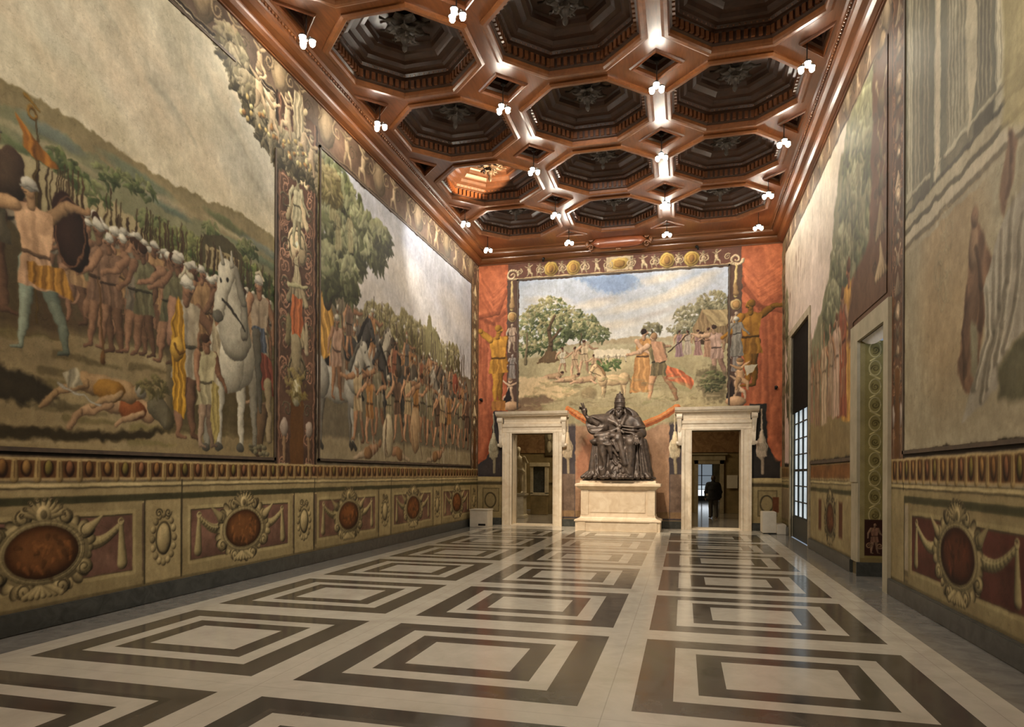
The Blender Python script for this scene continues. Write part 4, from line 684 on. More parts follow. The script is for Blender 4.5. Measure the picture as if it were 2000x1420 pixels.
        c.cherub(sx - .06 * f, 3.95, .85, C3(226, 178, 138), -f); c.poly([(sx - .28, 4.0), (sx - .1, 4.5), (sx - .02, 4.1), (sx - .2, 3.85)], C3(60, 46, 42), soft=2); c.ell((sx, 3.85), .3, .16, C3(196, 150, 110), sh=.4)
    GD = C3(208, 138, 40)
    c.person(-5.88, 4.0, 2.55, GD, GD * 1.02, legs=GD, face=1, arms=(-2.3, -.2), hair=GD * .85, spread=.035); c.rect(-6.08, 3.72, -5.62, 4.02, C3(190, 120, 52), fold=(2, .1, 0))
    c.person(1.92, 4.3, 2.6, GD * .84, GD * .84, legs=GD * .82, face=-1, arms=(-.5, 2.2), hair=GD * .7, spread=.04); c.person(1.52, 5.2, 1.2, C3(160, 148, 130), C3(132, 124, 112), robe=True, hair=C3(200, 190, 170)); c.cherub(1.62, 4.2, .95, C3(220, 164, 112), 1); c.poly([(1.75, 4.9), (2.1, 4.95), (1.98, 4.7), (1.8, 4.6)], C3(216, 196, 160))
    # tassels beside the door frames
    for a, t in ((-6.02, C3(206, 190, 150)), (-3.57, C3(228, 200, 160)), (-.26, C3(236, 210, 164)), (2.24, C3(222, 196, 164))):
        c.seg((a, 3.6), (a, 2.9), .02, .025, t * .9); c.ell((a, 2.45), .17, .34, t, sh=.3); c.seg((a, 2.95), (a, 2.5), .05, .14, t, sh=.35); c.seg((a + .02, 2.15), (a + .03, 1.7), .05, .045, t * .72, sh=.2)
        for i in range(14): c.seg((a - .12 + i * .018, 2.6), (a - .14 + i * .022, 2.2), .006, .008, t * (.7 if i % 2 else 1.12), sh=0)
    # dado left and right of the doors
    for a0, a1 in ((-6.55, -5.70), (1.97, 2.80)):
        c.rect(a0, 0, a1, 1.56, POL * 1.0); c.rect(a0, 1.30, a1, 1.40, POL * .62); c.rect(a0, 1.44, a1, 1.56, POL * 1.2); c.rect(a0 + .16, .42, a1 - .12, 1.2, POL * .7); c.rect(a0 + .19, .45, a1 - .15, 1.17, POL * .92); c.ring(((a0 + a1) / 2, .8), .18, .24, .02, POL * .6)
    c.rect(2.55, .55, 2.72, 1.0, C3(120, 70, 40), soft=3)
    c.mottle(.08, .5); c.mottle(.05, .07); return weather(c, 103, 2.0)
def paint_right_near():
    c = Canvas(4.0, 10.3, 0.0, 8.62, 76, 14, C3(168, 150, 118)); rg = c.rg; A, B = 4.0, 9.72
    c.rect(A, 1.9, B, 8.62, C3(164, 150, 118), grad=C3(172, 162, 130)); c.ell((8.2, 3.8), .9, 1.3, C3(184, 150, 104), soft=40, sh=0, edge=0, al=.6)
    # painted colonnade above a ledge
    c.rect(A, 4.62, B, 8.62, C3(118, 116, 96))
    for a, w, q in ((9.5, .10, 1.2), (9.25, .12, .95), (8.95, .13, .85), (8.55, .09, 1.45), (7.95, .32, 1.0), (7.35, .18, .8), (7.0, .08, 1.5), (6.5, .30, 1.05), (5.9, .2, 1.3), (5.2, .35, 1.1), (4.5, .3, .95)):
        c.rect(a - w, 5.08, a + w, 8.62, C3(150, 144, 118) * q); n = max(2, int(w / .045))
        for i in range(n * 2): c.seg((a - w + (i + .5) * w / n, 5.3), (a - w + (i + .5) * w / n, 8.6), .010, .010, C3(104, 100, 82) if i % 2 else C3(186, 176, 142), sh=0, al=.7)
        c.rect(a - w * 1.25, 4.98, a + w * 1.25, 5.20, C3(126, 120, 98) * q, soft=2); c.seg((a - w * 1.2, 5.20), (a + w * 1.2, 5.20), .03, .03, C3(172, 164, 134)); c.seg((a - w * 1.3, 5.0), (a + w * 1.3, 5.0), .04, .04, C3(96, 92, 76))
    c.rect(A, 4.84, B, 4.99, C3(176, 164, 132)); c.rect(A, 4.76, B, 4.84, C3(112, 104, 82)); c.rect(A, 4.64, B, 4.77, C3(192, 178, 146)); c.rect(A, 4.57, B, 4.64, C3(128, 116, 92)); c.rect(A, 4.49, B, 4.56, C3(174, 160, 128))
    c.rect(A, 7.95, B, 8.62, C3(128, 118, 94), al=.35)
    # robed standing figures
    c.poly([(6.96, 8.62), (6.4, 8.62), (6.4, 4.6), (6.95, 4.8)], C3(180, 164, 108), soft=8, al=.8); c.poly([(7.82, 8.62), (7.55, 8.62), (7.5, 5.6), (7.7, 5.1)], C3(188, 176, 142), soft=2); c.poly([(8.62, 8.62), (8.50, 8.62), (8.48, 5.2), (8.6, 5.0)], C3(196, 182, 150), soft=2)
    BR = C3(112, 84, 62); WH = C3(164, 154, 132)
    c.poly([(7.55, 4.22), (7.31, 4.01), (7.04, 3.49), (7.12, 3.22), (7.36, 3.08), (7.41, 2.6), (7.53, 2.38), (7.78, 2.54), (7.95, 2.73), (7.79, 3.28), (7.67, 3.87)], BR * 1.08, fold=(2, .14, .3), soft=4, rag=.02)
    c.ell((7.56, 3.95), .11, .24, C3(150, 118, 88), sh=.3, soft=4); c.poly([(7.60, 3.2), (7.45, 3.1), (7.45, 2.55), (7.62, 2.7)], C3(136, 128, 100), soft=4); c.path([(7.5, 3.9), (7.35, 3.5), (7.4, 3.1)], .03, .05, C3(82, 60, 44), al=.7, soft=3); c.path([(7.7, 3.6), (7.8, 3.1), (7.75, 2.7)], .02, .04, C3(84, 62, 46), al=.7, soft=3); c.ell((7.54, 4.22), .09, .12, C3(142, 110, 82), soft=3)
    c.poly([(6.81, 4.74), (6.66, 4.58), (6.71, 4.33), (6.9, 4.0), (7.0, 4.22), (6.85, 4.58)], C3(138, 108, 82), soft=3, rag=.02); c.path([(6.78, 4.7), (6.76, 4.45), (6.85, 4.15)], .03, .02, C3(92, 70, 52), al=.6, soft=3)
    c.poly([(7.31, 3.47), (6.94, 3.97), (6.40, 4.2), (5.6, 4.4), (5.4, 3.2), (6.2, 2.9), (6.56, 2.91), (6.93, 2.71), (7.03, 2.45), (7.84, 2.20), (7.59, 2.52), (7.3, 2.97)], WH, fold=(3, .06, .9), soft=2, rag=.01)
    for q in ([(7.25, 3.45), (7.22, 3.0), (7.55, 2.5)], [(7.1, 3.7), (7.1, 3.0), (7.4, 2.4)], [(6.95, 3.9), (6.98, 3.2), (7.25, 2.5)], [(6.75, 4.1), (6.85, 3.4), (7.05, 2.7)], [(6.6, 3.9), (6.7, 3.2), (6.9, 2.8)], [(6.3, 4.2), (6.4, 3.5), (6.5, 3.0)]): c.path(q, .015, .04, C3(104, 96, 78), al=.6, soft=3); c.path([(a - .05, z) for a, z in q], .012, .03, C3(200, 188, 160), al=.6, soft=3)
    c.poly([(7.0, 2.66), (6.6, 2.85), (5.2, 2.85), (4.6, 2.4), (5.4, 2.25), (7.0, 2.35)], C3(98, 94, 68), soft=6, rag=.04)
    c.person(5.6, 3.4, 2.0, C3(150, 112, 84), C3(146, 136, 112), face=1, robe=True, hair=C3(110, 80, 56)); c.person(4.7, 2.6, 2.6, C3(150, 112, 84), C3(130, 98, 70), face=1, robe=True, hair=C3(110, 80, 56))
    for i in range(16): g = rg.random() * TAU; c.ring((8.6 - .5 * rg.random(), 3.6 + rg.random()), .10, .16, .012, C3(178, 162, 122), al=.25)
    c.mottle(.08, .8, box=(A, 1.9, B, 8.6)); c.seg((A, 1.93), (B, 1.93), .045, .045, C3(40, 28, 18), sh=0); c.seg((B, 1.9), (B, 8.6), .025, .025, C3(60, 42, 30), sh=0)
    pilaster(c, B + .03, 10.3, 1.6, 8.62, 41, C3(104, 72, 50), C3(150, 124, 96))
    c.dado_run(4.0, 10.3, POL * .92, GRN, (6.3, 9.75), 1.58, 1.87, .25, EGG); c.dado_bay(6.35, 9.55, 7.98, (9.7, 10.25), POL * .9, C3(96, 52, 40), C3(96, 46, 26), rx=.44, rz=.30); c.dado_bay(3.0, 6.0, 4.5, (6.0, 6.3), POL * .9, C3(96, 52, 40), C3(96, 46, 26))
    c.rect(9.72, .26, 10.3, 1.45, POL * .95); c.mottle(.10, .5); c.mottle(.05, .07); return weather(c, 104, 2.2)
def paint_right_far():
    c = Canvas(10.3, 20.9, 0.0, 8.62, 46, 15, C3(140, 120, 90)); rg = c.rg; A, B = 10.5, 20.3
    c.rect(A, 1.9, B, 8.0, C3(214, 182, 172), grad=C3(200, 186, 162)); c.mottle(.08, 1.2, box=(A, 2, B, 8))
    c.poly([(A, 8.0), (12.9, 8.0), (13.6, 7.2), (14.1, 6.3), (14.4, 5.6), (15.6, 4.9), (17.0, 4.4), (17, 1.9), (A, 1.9)], C3(126, 124, 92), rag=.15, soft=5)
    for a, z, rx, rz in ((12.2, 7.2, 1.0, .7), (11.3, 6.6, .9, .9), (12.7, 6.4, .8, .6), (13.3, 5.6, .8, .6), (11.5, 5.4, .9, .8), (14.2, 4.9, .7, .5), (19.6, 4.2, .5, 1.0), (20, 6, .3, .9)): c.foliage((a, z), rx, rz, 170, .2, [C3(88, 92, 66), C3(114, 116, 84), C3(142, 140, 106)])
    for i in range(30): a, z = 10.6 + 3 * rg.random(), 5 + 2.6 * rg.random(); c.seg((a, z), (a, z - .9), .05, .03, C3(98, 96, 72) if i % 2 else C3(150, 148, 116), al=.35, sh=0)
    c.poly([(A, 3.3), (16.6, 3.0), (16.6, 1.9), (A, 1.9)], C3(152, 128, 82), soft=10, rag=.1)
    for a, z, h, tn, sk in ((12.75, 2.6, 2.9, C3(206, 146, 66), C3(180, 120, 80)), (13.2, 2.7, 2.4, C3(160, 84, 56), C3(180, 130, 96)), (13.7, 2.75, 2.0, C3(200, 162, 136), C3(200, 160, 130)), (14.2, 2.8, 1.8, C3(170, 140, 112), SKIN), (14.8, 2.7, 1.9, C3(196, 166, 130), SKIN), (15.5, 2.7, 1.7, C3(150, 116, 84), SKIN), (16.2, 2.8, 1.6, C3(160, 120, 92), SKIN)): c.person(a, z, h, sk, tn, robe=True, face=1, hair=C3(110, 76, 50), cloak=tn * .85, arms=(-.6, .9))
    for i in range(40): a = 13 + rg.random() * 3.4; z = 3.2 + rg.random() * 1.6; c.seg((a, z), (a, z - .5), .05, .03, [C3(206, 176, 140), C3(150, 104, 76), C3(176, 140, 100)][i % 3], al=.5)
    for i in range(9): a = 17.2 + rg.random() * 2.6; z = 6.3 + rg.random() * 1.4; c.seg((a, z), (a + .05, z - .35), .05, .02, C3(150, 120, 100), al=.6)
    c.rect(10.3, 7.95, 20.9, 8.62, C3(120, 98, 78)); frieze(c, 10.3, 20.9, 7.97, 8.62, C3(122, 98, 78), C3(176, 150, 118), 77, .8)
    c.rect(10.3, 1.6, 10.5, 8.0, C3(104, 72, 50)); c.rect(20.3, 1.6, 20.9, 8.62, C3(140, 122, 90)); trophy(c, 20.6, 2.4, 7.8, .4, C3(120, 104, 72), 5)
    c.poly([(10.3, 4.0), (12.9, 4.0), (12.5, 5.0), (11.4, 5.3), (11.2, 8.0), (10.3, 8.0)], C3(112, 78, 56), soft=6, rag=.1); trophy(c, 10.8, 4.6, 7.9, .7, C3(150, 124, 92), 8)
    c.dado_run(10.3, 20.9, POL * .95, GRN, (12.45, 16.4), 1.58, 1.87, .25, EGG); c.seg((10.3, 1.93), (20.3, 1.93), .045, .045, C3(52, 40, 26), sh=0); c.rect(10.3, 1.60, 16.45, 1.86, C3(140, 92, 46)); c.mottle(.2, .3, box=(10.3, 1.6, 16.45, 1.86))
    c.rect(12.4, .26, 16.4, 1.30, POL); c.cartouche(14.25, .80, .34, .30, POL * .9, C3(112, 66, 34)); c.rect(13.2, .5, 13.5, 1.15, C3(110, 66, 40), soft=3); c.rect(15.1, .5, 15.4, 1.15, C3(110, 66, 40), soft=3)
    c.mottle(.10, .5); c.mottle(.05, .09); return weather(c, 105, 2.2)
def paint_jamb():
    c = Canvas(0.0, 0.62, 0.0, 3.85, 130, 16, C3(150, 138, 96)); c.rect(.07, .0, .37, 3.85, C3(138, 126, 78)); c.rect(.38, 0, .62, 3.85, C3(138, 122, 84)); c.mottle(.1, .15)
    z = 1.0; k = 0
    while z < 3.7: c.ring((.22, z), .085, .12, .012, C3(186, 172, 122), sh=.3); c.scroll(.22, z, .06, C3(112, 100, 60), 1 if k % 2 else -1, .012, 1.4, 1.5 + k); c.seg((.22 + (.07 if k % 2 else -.07), z + .12), (.22 - (.07 if k % 2 else -.07), z + .2), .014, .014, C3(206, 190, 132)); z += .30; k += 1
    c.rect(.07, .34, .37, .93, C3(58, 34, 26)); c.person(.22, .38, .5, C3(150, 120, 96), C3(140, 104, 84)); c.scroll(.14, .5, .05, C3(140, 110, 84), 1, .012); c.scroll(.30, .5, .05, C3(140, 110, 84), -1, .012)
    c.rect(0, 0, .62, .3, POL * .8); return c
# ------------------------------------------------------------------ painted walls
def world_pt(side, A, Z, off=0.0):
    if side == 'left': return np.stack([np.full_like(A, XL + off), A, Z], -1)
    if side == 'right': return np.stack([np.full_like(A, XR - off), A, Z], -1)
    if side == 'end': return np.stack([A, np.full_like(A, YE - off), Z], -1)
    return np.stack([np.full_like(A, 0), A, Z], -1)
def grid_part(c, side, box, holes=(), off=0.0):
    a0, z0, a1, z1 = box; i0, i1 = int(round((a0 - c.a0) * c.res)), int(round((a1 - c.a0) * c.res)); j0, j1 = int(round((z0 - c.z0) * c.res)), int(round((z1 - c.z0) * c.res))
    i0, j0, i1, j1 = max(i0, 0), max(j0, 0), min(i1, c.w - 1), min(j1, c.h - 1)
    J, I = np.mgrid[j0:j1 + 1, i0:i1 + 1]; A = (c.a0 + I / c.res).astype(np.float32); Z = (c.z0 + J / c.res).astype(np.float32)
    V = world_pt(side, A, Z, off).reshape(-1, 3); colr = c.im[j0:j1 + 1, i0:i1 + 1].reshape(-1, 3); w = i1 - i0 + 1; h = j1 - j0 + 1
    q = (np.arange(h - 1)[:, None] * w + np.arange(w - 1)[None]).astype(np.int64); F = np.stack([q, q + 1, q + w + 1, q + w], -1).reshape(-1, 4)
    if side in ('left',): F = F[:, ::1]
    if side in ('right', ): F = F[:, ::-1]
    if side == 'left': F = F
    ca = ((A[:-1, :-1] + A[1:, 1:]) / 2).ravel(); cz = ((Z[:-1, :-1] + Z[1:, 1:]) / 2).ravel(); keep = np.ones(len(F), bool)
    for (x0, y0, x1, y1) in holes: keep &= ~((ca > x0) & (ca < x1) & (cz > y0) & (cz < y1))
    F = F[keep]; used = np.unique(F); mp = np.full(len(V), -1); mp[used] = np.arange(len(used)); return V[used], mp[F], colr[used]
def painted(name, side, parts, parent=None, extra=None):
    VV, FF, CC = [], [], []; n = 0
    for c, box, holes, off in parts:
        V, F, Cc = grid_part(c, side, box, holes, off); VV.append(V); FF.append(F + n); CC.append(Cc); n += len(V)
    if extra is not None:
        for (quad, col) in extra: VV.append(np.array(quad, np.float32)); FF.append(np.array([[n, n + 1, n + 2, n + 3]])); CC.append(np.tile(np.array(col, np.float32), (4, 1))); n += 4
    return big_mesh(name, np.concatenate(VV), np.concatenate(FF), M_PAINT, parent, False, np.concatenate(CC))
def fresco(name, side, parts, box, label, group=None, frame=.045, fcol=None, holes=(), topcut=0, sidecut=0):
    """a painted picture field: thin plaster panel with a narrow moulded border"""
    o = painted(name, side, [(c, b, holes, .012) for c, b in parts]); tag(o, label, 'fresco', group)
    a0, z0, a1, z1 = box; mb = MB()
    for (p0, q0, p1, q1) in ((a0, z0, a1, z0 + frame), (a0, z1 - frame, a1 - topcut, z1), (a0, z0, a0 + frame, z1), (a1 - frame, z0, a1, z1 - sidecut)):
        if side == 'left': mb.box(XL, XL + .028, p0, p1, q0, q1)
        elif side == 'right': mb.box(XR - .028, XR, p0, p1, q0, q1)
        else: mb.box(p0, p1, YE - .028, YE, q0, q1)
    mb.build('picture_border', fcol or M_BORD, o); return o
M_BORD = noisy('dark_painted_border', (.05, .034, .022), (.10, .066, .040), 6, .6)
LN, LF, EN, RN, RF = paint_left_near(), paint_left_far(), paint_end(), paint_right_near(), paint_right_far()
BACKC = C3(150, 130, 92)
o = painted('wall_left', 'left', [(LN, (2.0, 0, 10.97, 8.62), [], 0), (LF, (10.97, 0, 20.9, 8.62), [], 0)], extra=[([(XL, YB, 0), (XL, 2.0, 0), (XL, 2.0, ZW), (XL, YB, ZW)], BACKC)]); tag(o, kind='structure')
fresco('fresco', 'left', [(LN, (2.0, 1.86, 9.66, 7.86))], (2.0, 1.86, 9.66, 7.86), 'large fresco of soldiers and a white horse under a pale sky, near left wall', topcut=1.05, sidecut=.85)
fresco('fresco', 'left', [(LF, (11.0, 1.88, 20.1, 7.72))], (11.0, 1.88, 20.1, 7.72), 'battle fresco crowded with horsemen below a dark leafy tree, far half of the left wall')
HL, HR = (-5.38, 0, -4.03, 2.96), (.24, 0, 1.65, 2.99); PB = (-5.21, 3.30, 1.30, 7.93)
o = painted('wall_end', 'end', [(EN, (XL, 0, XR, 8.62), [HL, HR], 0)]); tag(o, kind='structure')
o = painted('fresco', 'end', [(EN, (-5.21, 3.72, 1.30, 7.93), [], .004)]); tag(o, 'country landscape fresco with trees and figures under a blue sky, above the statue', 'fresco')
mb = MB(); mb.box(-5.24, -5.19, YE - .03, YE, 3.75, 7.96); mb.box(1.28, 1.33, YE - .03, YE, 3.75, 7.96); mb.box(-5.24, 1.33, YE - .03, YE, 7.91, 7.96); mb.build('picture_border', M_BORD, o)
WIN, NIC = (16.5, 0, 19.15, 5.35), (10.5, 0, 11.97, 3.85)
o = painted('wall_right', 'right', [(RN, (4.0, 0, 10.3, 8.62), [], 0), (RF, (10.3, 0, 20.9, 8.62), [WIN, NIC], 0)], extra=[([(XR, YB, 0), (XR, YB, ZW), (XR, 4.0, ZW), (XR, 4.0, 0)], BACKC)]); tag(o, kind='structure')
fresco('fresco', 'right', [(RN, (4.0, 1.93, 9.72, 8.60))], (4.0, 1.93, 9.72, 8.60), 'fresco with fluted grey columns and robed figures, nearest on the right wall')
o = painted('fresco', 'right', [(RF, (12.42, 1.93, 16.3, 7.95), [], .012), (RF, (16.3, 5.5, 20.3, 7.95), [], .012), (RF, (10.5, 4.25, 12.42, 7.95), [], .012)]); tag(o, 'fresco of pale sky, dark trees and robed people around the tall window', 'fresco')
MB().box(XR - .03, XR, 12.44, 16.3, 1.90, 1.96).build('picture_border', M_BORD, o)
# back wall (behind the camera), floor, skirting
o = mesh_obj('wall_back', [(XL, YB, 0), (XR, YB, 0), (XR, YB, ZC + .2), (XL, YB, ZC + .2)], [(0, 1, 2, 3)], M_CREAMPL); tag(o, kind='structure')
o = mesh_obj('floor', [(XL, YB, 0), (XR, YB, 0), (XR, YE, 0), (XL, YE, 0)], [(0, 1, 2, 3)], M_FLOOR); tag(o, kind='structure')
def skirt(name, segs):
    mb = MB()
    for s in segs: mb.box(*s, 0, .225, .012)
    tag(mb.build(name, M_DARKST), kind='structure')
skirt('baseboard_left', [(XL - .02, XL + .05, YB, YE)]); skirt('baseboard_right', [(XR - .05, XR + .02, YB, 10.27), (XR - .05, XR + .02, 12.42, 16.35), (XR - .05, XR + .02, 19.3, YE)])
skirt('baseboard_end', [(XL, -5.74, YE - .05, YE + .02), (-3.79, 0.0, YE - .05, YE + .02), (1.98, XR, YE - .05, YE + .02)])
# ------------------------------------------------------------------ coffered ceiling
PX, PY = 2.78, 2.60; CX = [-4.65, -1.87, .91]; CY = [18.35 - PY * k for k in range(5)]; DD = .48; OA, OB = 1.165, 1.11; CU, CV = .485, .46
def octo(s, z, cx=0, cy=0):
    return [(cx + s * a, cy + s * b, z) for a, b in ((OA, -CV), (OA, CV), (CU, OB), (-CU, OB), (-OA, CV), (-OA, -CV), (-CU, -OB), (CU, -OB))]
mb = MB()
for cx in CX:
    for cy in CY:
        hx, hy = PX / 2, PY / 2; out = [(cx + a, cy + b, ZC) for a, b in ((hx, -(hy - DD)), (hx, hy - DD), (hx - DD, hy), (-(hx - DD), hy), (-hx, hy - DD), (-hx, -(hy - DD)), (-(hx - DD), -hy), (hx - DD, -hy))]
        mb.loft([out, octo(1, ZC, cx, cy)], False, False)
X0, X1, Y0, Y1 = CX[0] - PX / 2, CX[2] + PX / 2, CY[-1] - PY / 2, CY[0] + PY / 2
def q4(a, b, c, d): mb.add([(a, c, ZC), (b, c, ZC), (b, d, ZC), (a, d, ZC)], [(0, 1, 2, 3)])
q4(XL, X0, YB, YE); q4(X1, XR, YB, YE); q4(X0, X1, Y1, YE); q4(X0, X1, YB, Y0)
o = mb.build('ceiling', M_WOOD); tag(o, kind='structure')
# raised fillets along the ribs
PROF = [(1.10, 0), (1.10, -.03), (1.06, -.055), (1.01, -.055), (.99, -.02), (.985, .06)]
PROF2 = [(.985, .04), (.955, .06), (.945, .22), (.92, .24), (.88, .25), (.86, .30), (.80, .31), (.76, .33), (.74, .39), (.66, .40), (.64, .42), (.60, .47), (.54, .48), (.52, .55), (.50, .58)]
def make_coffer():
    t = empty('ceiling_coffer')
    MB().loft([octo(s, z) for s, z in PROF], False, False).build('rim_moulding', M_WOODRIM, t)
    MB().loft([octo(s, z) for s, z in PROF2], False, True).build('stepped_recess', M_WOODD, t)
    d = MB(); V8 = octo(.955, 0)
    for i in range(8):
        a, b = Vector(V8[i]), Vector(V8[(i + 1) % 8]); L = (b - a).length; e = (b - a).normalized(); nrm = Vector((-e.y, e.x, 0)); nn = int(L / .105)
        for j in range(nn):
            p = a + e * (L * (j + .5) / nn); w = .032; q = []
            for zz in (.075, .205): q.append([p + e * w + Vector((0, 0, zz)), p - e * w + Vector((0, 0, zz)), p - e * w + nrm * .05 + Vector((0, 0, zz)), p + e * w + nrm * .05 + Vector((0, 0, zz))])
            d.loft(q)
        for j in range(int(L / .09)):
            p = a + e * (L * (j + .5) / int(L / .09)) + nrm * .075; d.ball((p.x, p.y, .275), .030, .030, .022, 6, 4)
    d.build('dentil_band', M_DENT, t)
    r = MB()
    for k, (n, rad, zz, tilt, w) in enumerate(((8, .46, .53, .10, .17), (8, .31, .45, .16, .13), (6, .18, .36, .16, .08))):
        for i in range(n):
            g = TAU * (i + .5 * k) / n; c, s = math.cos(g), math.sin(g); rings = []
            for j in range(6):
                u = j / 5; rr = rad * u; ww = w * math.sin(min(1, u * 1.15 + .12) * math.pi) ** .7 * .8 + .01; zc = zz - tilt * math.sin(u * 2.2) * .6; th = .02
                rings.append([(c * rr - s * ww, s * rr + c * ww, zc + .035), (c * rr, s * rr, zc), (c * rr + s * ww, s * rr - c * ww, zc + .035), (c * rr, s * rr, zc + .05)])
            r.loft(rings)
    r.lathe((0, 0, 0), [(.01, .06), (.035, .09), (.05, .14), (.03, .19), (.06, .24), (.09, .32), (.06, .5)], 10)
    r.build('rosette', M_CARV, t, True)
    return t
cof = make_coffer(); first = True
ROWN = ['fifth row from the end wall, overhead', 'fourth row from the end wall', 'third row from the end wall', 'second row from the end wall', 'last row against the end wall']
for k, cy in enumerate(CY):
    for i, cx in enumerate(CX):
        c = cof if first else copy_tree(cof); first = False; c.location = (cx, cy, ZC)
        tag(c, 'octagonal carved ceiling coffer with rosette, %s column, %s' % (['left', 'middle', 'right'][i], ROWN[4 - k]), 'ceiling coffer', 'octagonal coffers of the wooden ceiling')
# small square recesses at the crossings
def recess(name, poly, label=None):
    c = Vector((sum(p[0] for p in poly) / len(poly), sum(p[1] for p in poly) / len(poly), 0)); t = empty(name, (c.x, c.y, ZC)); R = lambda s, z: [((p[0] - c.x) * s, (p[1] - c.y) * s, z) for p in poly]
    MB().loft([R(1.0, 0), R(.95, -.03), R(.86, -.045), R(.80, -.01), R(.78, .05)], False, False).build('frame_moulding', M_WOOD, t)
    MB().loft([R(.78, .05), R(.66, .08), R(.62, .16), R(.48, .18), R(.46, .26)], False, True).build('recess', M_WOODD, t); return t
def lamp(loc, hang):
    t = empty('ceiling_lamp', loc); m = MB(); m.tube([(0, 0, 0), (0, 0, hang)], .010, 6); m.lathe((0, 0, hang), [(.05, 0), (.045, -.02), (.012, -.04)], 10); m.ball((0, 0, 0), .03, n=8, m=6); m.build('stem', M_BLACK, t)
    for i in range(3):
        g = TAU * i / 3 + .5; x, y = .095 * math.cos(g), .095 * math.sin(g)
        ar = MB().tube([(0, 0, 0), (x * .6, y * .6, .065), (x, y, .04)], .008, 6).build('arm', M_BLACK, t)
        MB().lathe((x, y, .0), [(.012, .045), (.030, .040), (.052, .022), (.058, -.002), (.052, .0), (.030, .030), (.008, .032)], 12).build('socket_shade', M_BLACK, ar); MB().ball((x, y, -.035), .046, .046, .056, 10, 8).build('bulb', M_BULB, ar, True)  # sockets flared into caps that shade the ceiling from the bulbs
    return t
Z_L = 8.42; lamps = []
XA, XB = CX[0] + PX / 2, CX[1] + PX / 2
first_r = None
for k in range(5):
    y = CY[k] - PY / 2
    for nm, x in (('left', XA), ('right', XB)):
        if k == 4: q = [(x + DD, y), (x, y + DD), (x - DD, y)]
        else: q = [(x + DD, y), (x, y + DD), (x - DD, y), (x, y - DD)]
        r = recess('square_coffer', q); tag(r, 'small square recess between the octagonal coffers, %s line of lamps, %s' % (nm, ['nearest the end wall', 'second from the end wall', 'third from the end wall', 'fourth from the end wall', 'nearest the viewer'][k]), 'ceiling recess', 'small square recesses of the ceiling')
    for nm, x, s in (('left', X0, 1), ('right', X1, -1)):
        if k == 4: continue
        r = recess('triangular_coffer', [(x, y - DD), (x + s * DD, y), (x, y + DD)] if s > 0 else [(x, y + DD), (x - DD, y), (x, y - DD)]); tag(r, 'small triangular recess along the %s cornice, %s' % (nm, ['nearest the end wall', 'second from the end wall', 'third from the end wall', 'fourth from the end wall'][k]), 'ceiling recess', 'triangular recesses of the ceiling')
for nm, x in (('left', XA), ('right', XB)):
    r = recess('triangular_coffer', [(x - DD, Y1), (x, Y1 - DD), (x + DD, Y1)]); tag(r, 'small triangular recess against the end wall cornice, %s line of lamps' % nm, 'ceiling recess', 'triangular recesses of the ceiling')
mb = MB()
for x, sx in ((X0, 1), (X1, -1)):
    mb.add([(x, Y1, ZC), (x + sx * DD, Y1, ZC), (x, Y1 - DD, ZC)], [(0, 1, 2)])
    mb.add([(x, Y0, ZC), (x + sx * DD, Y0, ZC), (x, Y0 + DD, ZC)], [(0, 1, 2)])
o = mb.build('ceiling', M_WOOD); tag(o, kind='structure')
LSPEC = [(XA, 9.25, 'left line, nearest the viewer'), (XA, 11.85, 'left line, second from the viewer'), (XA, 14.45, 'left line, third from the viewer'), (XA, 17.05, 'left line, fourth from the viewer'), (XA, 19.15, 'left line, in front of the end wall'),
         (XB, 9.25, 'right line, overhead nearest the viewer'), (XB, 11.85, 'right line, second from the viewer'), (XB, 14.45, 'right line, third from the viewer'), (XB, 17.05, 'right line, fourth from the viewer'), (XB, 19.15, 'right line, in front of the end wall'),
         (-5.74, 9.25, 'beside the left cornice, nearest the viewer'), (-5.74, 11.85, 'beside the left cornice, second from the viewer'), (-5.74, 17.05, 'beside the left cornice, third from the viewer'), (-5.74, 19.2, 'left corner by the end wall'),
         (1.95, 11.85, 'beside the right cornice, nearest the viewer'), (1.95, 14.45, 'beside the right cornice, second from the viewer'), (1.95, 17.05, 'beside the right cornice, third from the viewer'), (1.95, 19.2, 'right corner by the end wall')]
lp = None
for x, y, w in LSPEC:
    if lp is None: t = lp = lamp((x, y, Z_L), .44)
    else: t = copy_tree(lp); t.location = (x, y, Z_L)
    tag(t, 'three-bulb ceiling lamp, ' + w, 'ceiling lamp', 'lamps hanging from the wooden ceiling')
# lamps further back in the same hall, behind the viewer
for x in (XA, XB):
    for y in (4.0, -1.2): light('rear_ceiling_light', 'POINT', (x, y, 8.3), 150, NEUT, size=.15)
# cornice
CP = [(0, 8.47), (.035, 8.47), (.035, 8.495), (.06, 8.50), (.12, 8.525), (.165, 8.57), (.18, 8.60), (.185, 8.625), (.165, 8.64), (.20, 8.65), (.27, 8.665), (.33, 8.70), (.34, 8.735), (.36, 8.76), (.42, 8.765), (.45, 8.80), (.45, 8.83), (0, 8.83)]
mb = MB(); mb.loft([[(XL + a, y, z) for a, z in CP] for y in (YB, YE)]); 
for i in range(170): mb.ball((XL + .385, 6 + i * .088, 8.757), .026, .034, .030, 6, 4)
tag(mb.build('trim_1', M_CORN), kind='structure')
mb = MB(); mb.loft([[(XR - a, y, z) for a, z in CP] for y in (YB, YE)])
for i in range(130): mb.ball((XR - .385, 9.5 + i * .088, 8.757), .026, .034, .030, 6, 4)
tag(mb.build('trim_2', M_CORN), kind='structure')
mb = MB(); mb.loft([[(x, YE - a * 1.35, z) for a, z in CP] for x in (XL, XR)]); tag(mb.build('trim_3', M_WOODX), kind='structure')
